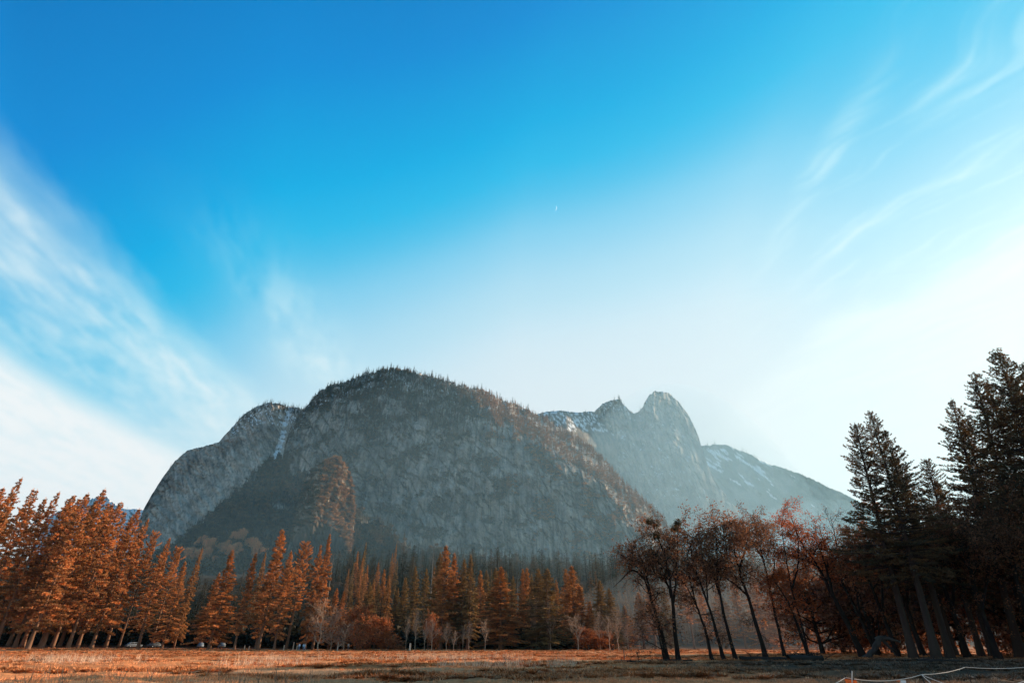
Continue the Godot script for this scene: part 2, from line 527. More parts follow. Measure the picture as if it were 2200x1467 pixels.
const KNOLL := [Vector2(-0.4008, 0.2011), Vector2(-0.3978, 0.2417), Vector2(-0.3945, 0.2698), Vector2(-0.3861, 0.2859), Vector2(-0.3729, 0.2968), Vector2(-0.3610, 0.3059), Vector2(-0.3484, 0.3115), Vector2(-0.3363, 0.3096), Vector2(-0.3239, 0.2995), Vector2(-0.3124, 0.2832), Vector2(-0.3021, 0.2565), Vector2(-0.2949, 0.2263), Vector2(-0.2882, 0.1929)]
const PLATEAU := [Vector2(-0.0093, 0.3774), Vector2(0.0283, 0.3953), Vector2(0.0615, 0.4063), Vector2(0.0948, 0.4104), Vector2(0.1325, 0.4063), Vector2(0.1706, 0.4084), Vector2(0.1982, 0.4003), Vector2(0.2241, 0.3774)]
const SPIRE := [Vector2(0.1040, 0.3106), Vector2(0.1295, 0.3578), Vector2(0.1520, 0.3873), Vector2(0.1708, 0.4114), Vector2(0.1872, 0.4258), Vector2(0.2012, 0.4320), Vector2(0.2131, 0.4361), Vector2(0.2236, 0.4361), Vector2(0.2272, 0.4247), Vector2(0.2373, 0.4124), Vector2(0.2478, 0.4043), Vector2(0.2596, 0.4084), Vector2(0.2687, 0.4206), Vector2(0.2783, 0.4361), Vector2(0.2875, 0.4476), Vector2(0.2980, 0.4540), Vector2(0.3143, 0.4529), Vector2(0.3280, 0.4476), Vector2(0.3442, 0.4278), Vector2(0.3575, 0.4043), Vector2(0.3647, 0.3803), Vector2(0.3711, 0.3530), Vector2(0.3743, 0.3198), Vector2(0.3801, 0.2877), Vector2(0.3919, 0.2565), Vector2(0.4051, 0.2349), Vector2(0.4180, 0.2137), Vector2(0.4340, 0.1888), Vector2(0.4657, 0.1448)]
const FAR := [Vector2(0.3103, 0.3292), Vector2(0.3847, 0.3368), Vector2(0.4082, 0.3396), Vector2(0.4260, 0.3368), Vector2(0.4466, 0.3264), Vector2(0.4636, 0.3208), Vector2(0.4790, 0.3087), Vector2(0.5034, 0.2977), Vector2(0.5367, 0.2877), Vector2(0.5603, 0.2760), Vector2(0.5836, 0.2645), Vector2(0.6023, 0.2530), Vector2(0.6218, 0.2452), Vector2(0.6506, 0.2263), Vector2(0.7008, 0.1970), Vector2(0.7579, 0.1685), Vector2(0.8282, 0.1370)]
const SNOWRIDGE := [Vector2(-0.8564, 0.2011), Vector2(-0.8213, 0.2195), Vector2(-0.7841, 0.2349), Vector2(-0.7643, 0.2400), Vector2(-0.7410, 0.2246), Vector2(-0.7206, 0.2162), Vector2(-0.6984, 0.2145), Vector2(-0.6806, 0.2128), Vector2(-0.6423, 0.2011)]

func slope_depth(a: float, b: float) -> float:
	return 620.0 + 420.0 * (b - 0.06) / 0.25 + 34.0 * n_big.get_noise_2d(a * 40.0 + b * 30.0, b * 12.0) + 26.0 * n_big.get_noise_2d(a * 22.0, b * 22.0) + 9.0 * n_mid.get_noise_2d(a * 90.0, b * 90.0)

func needle_tone(r: RandomNumberGenerator, orange: float) -> Color:  # dark stands for shaded trees, warm paints sunlight into the needles
	var dark := Color(0.035, 0.042, 0.028)
	var warm := Color(0.4, 0.19, 0.075)
	return dark.lerp(warm, clampf(orange + r.randf_range(-0.2, 0.2), 0, 1)) * r.randf_range(0.75, 1.25)

func make_mountains() -> void:
	var pines := [far_conifer(1, 0.17), far_conifer(2, 0.21), far_conifer(3, 0.14)]
	var bushes := [far_bush(4), far_bush(5)]
	var snow_n := fnl(44, 1.0, 4)
	# the great dome in the middle
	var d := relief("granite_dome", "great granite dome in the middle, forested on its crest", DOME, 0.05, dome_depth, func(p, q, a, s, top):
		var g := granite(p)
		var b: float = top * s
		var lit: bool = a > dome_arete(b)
		if lit: g = g.lerp(Color(0.5, 0.4, 0.31), 0.7)  # sunlight on the right flank painted in as paler, warmer rock
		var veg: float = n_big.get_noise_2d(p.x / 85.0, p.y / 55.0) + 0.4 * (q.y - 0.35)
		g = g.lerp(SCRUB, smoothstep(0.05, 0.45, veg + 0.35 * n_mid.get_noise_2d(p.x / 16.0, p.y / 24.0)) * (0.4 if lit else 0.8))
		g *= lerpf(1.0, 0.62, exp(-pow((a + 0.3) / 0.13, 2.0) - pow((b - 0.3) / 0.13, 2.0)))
		if s > 0.9 and snow_n.get_noise_2d(p.x / 16.0, p.y / 9.0) > 0.4: g = SNOW
		return g, 600, 330, 0.006)
	forest("dome_forest", "dark conifers covering the crest and ledges of the dome", d, 46000, func(p, q, a, s):
		var b: float = (p.y - 1.8) / -p.z
		var veg: float = n_big.get_noise_2d(p.x / 85.0, p.y / 55.0) + 0.35 * (q.y - 0.35)
		var crest := smoothstep(0.86, 0.97, s) * 0.8
		var mid := smoothstep(0.33, 0.42, b) * smoothstep(-0.4, -0.3, a) * 0.95
		var band := exp(-pow((a - dome_arete(b) - 0.012) / 0.022, 2.0)) * 0.55 * lerpf(0.4, 1.0, smoothstep(0.24, 0.34, b))
		return maxf(maxf(crest, band), maxf(mid * smoothstep(-0.4, 0.05, veg), 0.35 * smoothstep(0.2, 0.4, veg))), 9.0, 21.0, func(r, a, s): return needle_tone(r, 0.85 if a > -0.06 else 0.35), 51, pines)  # trees on the sunlit right side coloured orange, the rest as if shaded
	forest("dome_scrub", "bushes growing on the ledges of the dome", d, 44000, func(p, q, a, s):
		var b: float = (p.y - 1.8) / -p.z
		var veg: float = n_big.get_noise_2d(p.x / 85.0, p.y / 55.0) + 0.35 * (q.y - 0.35) + 0.35 * n_mid.get_noise_2d(p.x / 16.0, p.y / 24.0)
		var band := exp(-pow((a - dome_arete(b) - 0.02) / 0.024, 2.0)) * 0.5 * lerpf(0.35, 1.0, smoothstep(0.24, 0.34, b))
		return maxf(band, 0.7 * smoothstep(0.16, 0.36, veg)), 5.0, 10.0, func(r, a, s): return needle_tone(r, 0.9 if a > -0.02 - 0.2 * (s - 0.6) else 0.25), 52, bushes)  # bushes on the sunlit right side get the orange of painted sunlight
	# left buttress with its icy gully
	var gully := Vector2(-0.4567, 0.3434)
	var bt := relief("granite_buttress", "slabby granite buttress left of the dome with an icy gully", BUTTRESS, 0.05, func(a, b):
		var z: float = 1400.0 + 330.0 * (b - 0.08) / 0.36
		z += 60.0 * exp(-pow((a - gully.x - 0.05 * (b - gully.y)) / 0.022, 2.0)) * smoothstep(0.27, 0.33, b)
		z += 260.0 * maxf(0.0, -0.62 - a)
		var x: float = a * 1500.0 + b * 1500.0 * 0.75
		z += crag(x, b * 1500.0 - a * 700.0, 11.0)
		return z, func(p, q, a, s, top):
		var w := Vector3(p.x + p.y * 0.75, p.y - p.x * 0.55, 0)
		var g := granite(w) * 1.12
		if absf(a - gully.x - 0.05 * (s * top - gully.y) + 0.006 * snow_n.get_noise_1d(p.y / 9.0)) < 0.0052 and s * top > 0.27 and snow_n.get_noise_1d(p.y / 22.0 + 40.0) > -0.12: g = SNOW
		if s > 0.88 and a > -0.56 and snow_n.get_noise_2d(p.x / 13.0, p.y / 6.0) > 0.3: g = SNOW
		return g, 240, 150, 0.003)
	forest("buttress_forest", "dark conifers along the top of the left buttress", bt, 9000, func(p, q, a, s): return (smoothstep(0.93, 0.99, s) * 0.9 if a > -0.56 else 0.03 * smoothstep(0.95, 1.0, s)), 10.0, 22.0, func(r, a, s): return needle_tone(r, 0.25), 53, pines)
	# wooded talus under the cliffs
	var sl := relief("wooded_slope", "dark wooded talus slope climbing to the foot of the cliffs", SLOPE, 0.04, slope_depth, func(p, q, a, s, top):
		return Color(0.05, 0.043, 0.028).lerp(granite(p) * 0.8, smoothstep(0.3, 0.55, n_big.get_noise_2d((p.x + p.y) / 60.0, (p.y - p.x) / 130.0) + 0.25 * (s - 0.5))), 260, 90, 0.026)
	forest("slope_forest", "dark conifers standing close on the talus slope", sl, 17000, func(p, q, a, s): return 0.75 * smoothstep(0.5, 0.2, n_big.get_noise_2d((p.x + p.y) / 60.0, (p.y - p.x) / 130.0) + 0.25 * (s - 0.5)) + 0.06, 6.0, 19.0, func(r, a, s): return needle_tone(r, 0.16), 54, pines)  # trees coloured dark to stand for a slope in shade
	forest("slope_scrub", "low dark scrub on the talus slope", sl, 16000, func(p, q, a, s): return 0.75 * smoothstep(0.5, 0.2, n_big.get_noise_2d((p.x + p.y) / 60.0, (p.y - p.x) / 130.0) + 0.25 * (s - 0.5)) + 0.08, 4.0, 10.0, func(r, a, s): return needle_tone(r, 0.18), 55, bushes)
	# the sunlit knoll
	var kc := Vector2(-0.3621, 0.2522)
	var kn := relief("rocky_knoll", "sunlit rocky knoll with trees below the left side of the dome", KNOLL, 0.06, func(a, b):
		return 720.0 + 110.0 * (b - 0.1) / 0.2 + (9000.0 * smoothstep(0.14, 0.2, b) + 100.0) * pow(a - kc.x, 2.0) + crag(a * 900.0, b * 900.0, 11.0), func(p, q, a, s, top):
		var g := granite(p * 1.6, 0.45) * lerpf(0.17, 0.75, smoothstep(0.4, 0.62, s))  # shade on the lower cliff painted in by darkening the rock
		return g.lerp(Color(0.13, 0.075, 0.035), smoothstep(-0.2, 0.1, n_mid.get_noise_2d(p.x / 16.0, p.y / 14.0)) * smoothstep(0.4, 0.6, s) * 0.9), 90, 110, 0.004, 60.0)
	forest("knoll_scrub", "orange bushes on the sunlit knoll", kn, 2600, func(p, q, a, s): return smoothstep(0.45, 0.62, s) * (0.3 + 0.7 * smoothstep(-0.2, 0.2, n_mid.get_noise_2d(p.x / 16.0, p.y / 14.0))), 4.0, 9.0, func(r, a, s): return needle_tone(r, 0.7 if a > kc.x - 0.002 else 0.15), 56, bushes)  # sunlit right half painted orange, shaded left half painted dark
	forest("knoll_forest", "small orange conifers on the sunlit knoll", kn, 130, func(p, q, a, s): return smoothstep(0.6, 0.9, s), 9.0, 22.0, func(r, a, s): return needle_tone(r, 0.75), 59, pines)
	# snowy plateau, spires and the far ridge
	var pl := relief("snowy_plateau", "snow dusted plateau between the dome and the spires", PLATEAU, 0.16, func(a, b):
		return 1620.0 + 330.0 * maxf(0.0, b - 0.34) / 0.11 + 3200.0 * maxf(0.0, a - 0.11) + 12.0 * n_mid.get_noise_2d(a * 60.0, b * 60.0), func(p, q, a, s, top):
		var w: float = snow_n.get_noise_2d(p.x / 26.0 + p.y / 30.0, p.y / 18.0)
		return SNOW if w > 0.08 + 0.6 * (0.12 - (a - 0.05)) and s > 0.84 else granite(p) * 0.7, 120, 70, 0.002)
	forest("plateau_forest", "dark conifers scattered on the snowy plateau", pl, 900, func(p, q, a, s): return 0.5 if s > 0.85 else 0.1, 9.0, 18.0, func(r, a, s): return needle_tone(r, 0.2), 60, pines)
	var sp := relief("granite_spires", "two hazy granite spires right of the dome", SPIRE, 0.05, func(a, b):
		var z: float = 1760.0 + 300.0 * (b - 0.08) / 0.37
		z += 1500.0 * maxf(0.0, a - 0.375 + 0.42 * (b - 0.2))
		z += 90.0 * exp(-pow((a - 0.25) / 0.014, 2.0)) * smoothstep(0.3, 0.45, b)
		return z + crag(a * 1900.0, b * 1900.0, 24.0), func(p, q, a, s, top):
		var g := granite(p) * 1.05
		if q.y > 0.55 and snow_n.get_noise_2d(p.x / 30.0, p.y / 16.0) > 0.35 and s > 0.45: g = SNOW
		if s > 0.93 and a < 0.24 and snow_n.get_noise_2d(p.x / 18.0, p.y / 12.0) > 0.3: g = SNOW
		return g, 260, 200, 0.003)
	var fr := relief("far_ridge", "pale hazy ridge with snow streaks, farthest right", FAR, 0.05, func(a, b):
		return 2350.0 + 420.0 * (b - 0.08) / 0.25 + 30.0 * n_big.get_noise_2d(a * 26.0 + b * 20.0, b * 26.0) + 10.0 * n_mid.get_noise_2d(a * 80.0, b * 80.0), func(p, q, a, s, top):
		var w: float = snow_n.get_noise_2d((p.x + p.y * 0.9) / 60.0, (p.y - p.x * 0.55) / 190.0) + 0.35 * n_big.get_noise_2d(p.x / 300.0, p.y / 200.0)
		var rk := Color(0.1, 0.1, 0.085).lerp(Color(0.22, 0.2, 0.18), smoothstep(-0.1, 0.4, n_big.get_noise_2d(p.x / 110.0, p.y / 160.0)))
		return SNOW if w > 0.56 - 0.42 * smoothstep(0.6, 0.95, s) * smoothstep(0.6, 0.42, a) else rk, 220, 90, 0.003)
	forest("far_ridge_forest", "conifers along the crest of the far ridge", fr, 5000, func(p, q, a, s): return smoothstep(0.9, 1.0, s) * 0.6 if a < 0.6 else smoothstep(0.96, 1.0, s) * 0.12, 12.0, 22.0, func(r, a, s): return needle_tone(r, 0.2), 57, pines)
	var sr := relief("snowy_ridge", "distant snowy ridge peeping over the left grove", SNOWRIDGE, 0.05, func(a, b): return 2100.0 + 700.0 * (b - 0.08) / 0.2 + 14.0 * n_mid.get_noise_2d(a * 70.0, b * 70.0), func(p, q, a, s, top): return SNOW if snow_n.get_noise_2d(p.x / 20.0, p.y / 14.0) > -0.15 else Color(0.12, 0.12, 0.1), 80, 50, 0.003)
	forest("snowy_ridge_forest", "thin conifers on the distant snowy ridge", sr, 2500, func(p, q, a, s): return 0.5 * smoothstep(0.6, 1.0, s), 10.0, 18.0, func(r, a, s): return needle_tone(r, 0.2), 58, pines)
	# hazy air filling the side valley behind the dome
	var f := FogVolume.new()
	f.name = "valley_haze"
	f.shape = RenderingServer.FOG_VOLUME_SHAPE_ELLIPSOID
	f.size = Vector3(840, 1520, 420)
	f.position = Vector3(500, 0, -1620)
	f.rotation.y = -0.35
	var fm := FogMaterial.new()
	fm.density = 0.0014
	fm.albedo = Color(0.75, 0.92, 1.0)
	f.material = fm
	add_child(f)
	tag(f, "blue haze filling the side valley between dome and spires", "haze", "", "stuff")
	var f3 := FogVolume.new()
	f3.name = "valley_haze"
	f3.shape = RenderingServer.FOG_VOLUME_SHAPE_ELLIPSOID
	f3.size = Vector3(1300, 900, 360)
	f3.position = Vector3(1150, 0, -1930)
	f3.material = fm
	add_child(f3, true)
	tag(f3, "blue haze lying before the far ridge", "haze", "", "stuff")
	var f4 := FogVolume.new()
	f4.name = "valley_haze"
	f4.shape = RenderingServer.FOG_VOLUME_SHAPE_ELLIPSOID
	f4.size = Vector3(210, 64, 130)
	f4.position = Vector3(118, 2, -205)
	var fm4 := FogMaterial.new()
	fm4.density = 0.002
	fm4.albedo = Color(0.85, 0.88, 0.88)
	f4.material = fm4
	add_child(f4, true)
	tag(f4, "low pale mist between the trees behind the dark oaks", "mist", "", "stuff")
	var f5 := FogVolume.new()
	f5.name = "valley_haze"
	f5.shape = RenderingServer.FOG_VOLUME_SHAPE_ELLIPSOID
	f5.size = Vector3(1100, 170, 420)
	f5.position = Vector3(60, 10, -440)
	var fm5 := FogMaterial.new()
	fm5.density = 0.00013
	fm5.albedo = Color(0.72, 0.88, 0.93)
	f5.material = fm5
	add_child(f5, true)
	tag(f5, "thin blue haze lying over the wooded hillside", "haze", "", "stuff")
	var f2 := FogVolume.new()
	f2.name = "valley_haze"
	f2.shape = RenderingServer.FOG_VOLUME_SHAPE_ELLIPSOID
	f2.size = Vector3(2600, 860, 1250)
	f2.position = Vector3(740, 50, -880)
	var fm2 := FogMaterial.new()
	fm2.density = 0.0002
	fm2.albedo = Color(0.72, 0.88, 0.95)
	f2.material = fm2
	add_child(f2, true)
	tag(f2, "thin haze lying over the valley floor before the cliffs", "haze", "", "stuff")
	# conifers that can be told apart against the sky
	crest_pines(d, -0.33, 0.11, 70, "single conifer standing on the skyline of the great dome", "conifers on the skyline of the dome", 61)
	crest_pines(sp, 0.2, 0.27, 9, "tiny conifer in the notch between the two spires", "conifers in the notch of the spires", 62)
	crest_pines(fr, 0.385, 0.48, 24, "tiny conifer on the crest of the far hazy ridge", "conifers on the far ridge crest", 63)
	crest_pines(bt, -0.5, -0.43, 12, "dark conifer on top of the left buttress beside the dome", "conifers on top of the buttress", 64)

var crest_tree: MeshInstance3D

func crest_pines(r: Dictionary, a0: float, a1: float, count: int, label: String, group: String, s: int) -> void:
	var g := rnd(s)
	var mb := MB.new()
	mb.tube([Vector3.ZERO, Vector3(0, 0.5, 0), Vector3(0, 0.98, 0)], [0.014, 0.009, 0.002], 4, Color(0.08, 0.06, 0.05))
	for k in 90:
		var y := 0.1 + 0.88 * pow(g.randf(), 0.85)
		var rad := 0.17 * (1.02 - y) * g.randf_range(0.5, 1.2)
		var a := g.randf() * TAU
		mb.leaf(Vector3(0, y, 0), Vector3(cos(a), g.randf_range(-0.35, 0.2), sin(a)) * maxf(rad, 0.03), Vector3(-sin(a), g.randf_range(-0.4, 0.4), cos(a)) * (0.014 + 0.2 * rad), Color(0.09, 0.07, 0.04) * g.randf_range(0.6, 1.4))
	var first: MeshInstance3D
	for k in count:
		var a := g.randf_range(a0, a1)
		var nx: int = r.nx
		var i := 0
		for q in nx:
			if r.ab[q].x < a: i = q
		var p: Vector3 = r.v[(int(r.ny) - 1 - g.randi_range(0, 2)) * nx + i]
		var o: MeshInstance3D
		if first == null:
			first = part("crest_conifer", mb.mesh(M.needles), self)
			o = first
		else:
			o = first.duplicate()
			o.name = numbered("crest_conifer")
			add_child(o)
		tag(o, label if not "great dome" in label else ("small conifer on the left shoulder of the great dome against the sky" if a < -0.24 else ("small conifer crowning the summit of the great dome" if a < -0.14 else "small conifer on the falling right skyline of the great dome")), "tree", group)
		var h := g.randf_range(14, 29)
		o.position = p - Vector3(0, 1.5, 0)
		o.rotation.y = g.randf() * TAU
		o.scale = Vector3(h * g.randf_range(0.8, 1.2), h, h * g.randf_range(0.8, 1.2))

# ------------------------------------------------------------------ trees
func pine_parts(s: int, o: Dictionary) -> Array:
	# a conifer o.H metres high: [trunk, branches, needles]
	var r := rnd(s)
	var H: float = o.H
	var tr := MB.new()
	var br := MB.new()
	var nd := MB.new()
	var pts := []
	var rad := []
	var bend := Vector3(r.randf_range(-1, 1), 0, r.randf_range(-1, 1)) * 0.012 * H
	for i in 13:
		var t := i / 12.0
		pts.append(Vector3(bend.x * sin(t * 3.0) + 0.05 * r.randf_range(-1, 1), H * t * 0.99, bend.z * sin(t * 2.4)))
		rad.append(o.tr * (1.0 - t * 0.93) * (1.45 if i == 0 else 1.0))
	pts[0] = Vector3(0, -0.6, 0)
	tr.tube(pts, rad, 9, o.bark, r, 0.25, 0.06)
	var cb: float = o.cb
	var y := H * cb * 0.55
	var sides: int = o.get("leaves", 4)
	while y < H * 0.985:
		var t := (y / H - cb) / (1.0 - cb)
		y += o.step * (0.6 + 0.6 * (1.0 - clampf(t, 0, 1))) * r.randf_range(0.6, 1.3) * H / 40.0
		var bare := t < 0.0
		if bare and r.randf() < 0.72: continue
		t = clampf(t, 0.0, 1.0)
		var env: float
		match o.form:
			"round": env = sqrt(maxf(0.0, 1.0 - pow(absf(t - 0.42) / 0.6, 2.4)))
			"cone": env = (pow(1.0 - t, 0.95) * 0.98 + 0.02) * (1.0 + 0.16 * sin(t * 17.0 + s))
			"spire": env = pow(1.0 - t, 1.0) * 0.75 + 0.12 * (1.0 - t) + 0.03
			_: env = pow(1.0 - t, 0.68) * (1.0 + 0.2 * sin(t * 9.0 + s)) * smoothstep(-0.3, 0.2, t) * 1.08 + 0.01
		var base_az := r.randf() * TAU
		for w in int(o.whorl):
			var L: float = o.R * env * (r.randf_range(0.62, 1.12) if not bare else r.randf_range(0.25, 0.6))
			if r.randf() < o.gap: L *= 0.45
			var az: float = base_az + TAU * w / o.whorl + r.randf_range(-0.5, 0.5)
			var el: float = lerpf(o.el0, o.el1, t) + r.randf_range(-0.15, 0.15)
			var f := clampf(y / H, 0.0, 0.99) * 12.0
			var p0: Vector3 = (pts[int(f)] as Vector3).lerp(pts[mini(int(f) + 1, 12)], f - int(f))
			var out := Vector3(cos(az), 0, sin(az))
			var side := Vector3(-sin(az), 0, cos(az))
			var p1 := p0 + (out * cos(el) + Vector3.UP * sin(el)) * L * 0.5
			var p2 := p1 + (out * cos(el - o.sag) + Vector3.UP * sin(el - o.sag)) * L * 0.33
			var p3 := p2 + (out * cos(el + 0.1) + Vector3.UP * sin(el + 0.1)) * L * 0.22
			var br_r := 0.022 * H / 40.0 + 0.016 * L
			br.tube([p0, p1, p2, p3], [br_r, br_r * 0.6, br_r * 0.35, br_r * 0.1], 3, o.bark * 0.8)
			if bare: continue
			var tone: Color = (o.col as Color).lerp(o.col2, clampf(r.randf_range(-0.3, 1.0), 0, 1)) * r.randf_range(0.75, 1.2)
			var fine: float = 0.5 + 0.5 * pow(1.0 - t, 0.5)
			var ns := int(L * o.dens) + 3
			for k in ns:
				var q: float = o.inner + (1.03 - o.inner) * pow(r.randf(), 0.6)
				var pp: Vector3
				if q < 0.5: pp = p0.lerp(p1, q / 0.5)
				elif q < 0.83: pp = p1.lerp(p2, (q - 0.5) / 0.33)
				else: pp = p2.lerp(p3, (q - 0.83) / 0.17)
				var sg := r.randf_range(-1, 1)
				pp += side * sg * L * 0.3 * (1.15 - q) + Vector3.UP * r.randf_range(-0.12, 0.2) * o.sl * fine
				var dd := (out * 0.55 + side * sg * 0.8 + Vector3.UP * r.randf_range(-0.1, 0.7)).normalized()
				for m in sides:
					var d2: Vector3 = (dd + Vector3(r.randf_range(-1, 1), r.randf_range(-0.7, 0.9), r.randf_range(-1, 1)) * 0.75).normalized() * o.sl * fine * r.randf_range(0.6, 1.2)
					var ww: Vector3 = d2.cross(Vector3(r.randf_range(-1, 1), r.randf_range(-1, 1), r.randf_range(-1, 1))).normalized() * o.sw * fine * r.randf_range(0.7, 1.2)
					nd.leaf(pp, d2, ww, tone * r.randf_range(0.75, 1.25))
	# the leader
	for k in 40:
		var pp := Vector3(pts[12].x, H * r.randf_range(0.95, 1.0), pts[12].z)
		nd.leaf(pp, Vector3(r.randf_range(-1, 1), r.randf_range(0.3, 1.8), r.randf_range(-1, 1)).normalized() * o.sl * 0.6, Vector3(r.randf_range(-1, 1), 0, r.randf_range(-1, 1)) * o.sw * 0.5, o.col)
	return [tr.mesh(M.bark), br.mesh(M.bark), nd.mesh(M.needles)]

const BARK := Color(0.19, 0.1, 0.06)
const ORANGE_NEEDLE := Color(0.72, 0.32, 0.13)
const OLIVE_NEEDLE := Color(0.26, 0.125, 0.055)
var pines := []

func make_pine_kinds() -> void:
	var base := {"H": 40.0, "tr": 0.5, "bark": BARK, "cb": 0.17, "R": 4.8, "step": 0.66, "whorl": 4, "gap": 0.25, "el0": -0.25, "el1": 0.75, "sag": 0.15, "sl": 0.72, "sw": 0.105, "dens": 6.5, "col": ORANGE_NEEDLE, "col2": OLIVE_NEEDLE, "form": "pine", "leaves": 7, "inner": 0.3}
	var list := [
		{}, {"cb": 0.14, "R": 4.4, "gap": 0.4}, {"cb": 0.1, "R": 5.2, "gap": 0.3},
		{"form": "round", "cb": 0.3, "R": 4.8, "gap": 0.5, "el0": 0.0, "el1": 0.9, "step": 0.9},
		{"form": "cone", "cb": 0.06, "R": 7.4, "gap": 0.35, "el0": -0.35, "el1": 0.4, "col": Color(0.62, 0.27, 0.11), "dens": 6.5},
		{"form": "cone", "cb": 0.08, "R": 6.4, "gap": 0.3, "el0": -0.3, "el1": 0.6, "dens": 6.0, "sl": 0.7, "col": Color(0.66, 0.31, 0.13)},
		{"form": "spire", "cb": 0.08, "R": 6.4, "gap": 0.25, "el0": -0.45, "el1": 0.3, "dens": 6.0, "sl": 0.65, "col": Color(0.52, 0.27, 0.12)},
		{"form": "cone", "cb": 0.05, "R": 6.8, "gap": 0.4, "el0": -0.4, "el1": 0.5, "dens": 6.5, "col": Color(0.36, 0.22, 0.1), "col2": Color(0.12, 0.095, 0.055)},
		{"cb": 0.1, "R": 5.2, "gap": 0.35, "col": Color(0.4, 0.2, 0.085), "col2": Color(0.13, 0.09, 0.05)},
		{"cb": 0.12, "R": 5.0, "gap": 0.55, "whorl": 3, "step": 0.8, "dens": 8.0},
		{"form": "spire", "cb": 0.1, "R": 5.2, "gap": 0.5, "el0": -0.5, "el1": 0.2, "dens": 7.0, "sl": 0.65, "col": Color(0.42, 0.27, 0.14), "col2": Color(0.16, 0.12, 0.07)},
	]
	for i in list.size():
		var o := base.duplicate()
		o.merge(list[i], true)
		pines.append(pine_parts(100 + i, o))

func plant_pine(called: String, label: String, category: String, group: String, x: float, z: float, h: float, kind: int, w: float, s: int) -> Node3D:
	var r := rnd(s)
	var y := ground_y(x, z) - 0.1
	var t := thing(called, label, category, Vector3(x, y, z), group)
	var p: Array = pines[kind]
	part("trunk", p[0], t)
	part("branches", p[1], t, true)
	part("needles", p[2], t, true)
	var sy := (h - y) / 40.0
	var sx := w * (0.36 + 0.64 * sy) * r.randf_range(0.92, 1.08)
	t.basis = Basis(Vector3(r.randf_range(-1, 1), 0, r.randf_range(-1, 1)).normalized(), r.randf_range(0, 0.025)) * Basis(Vector3.UP, r.randf() * TAU) * Basis.from_scale(Vector3(sx, sy, sx))
	return t

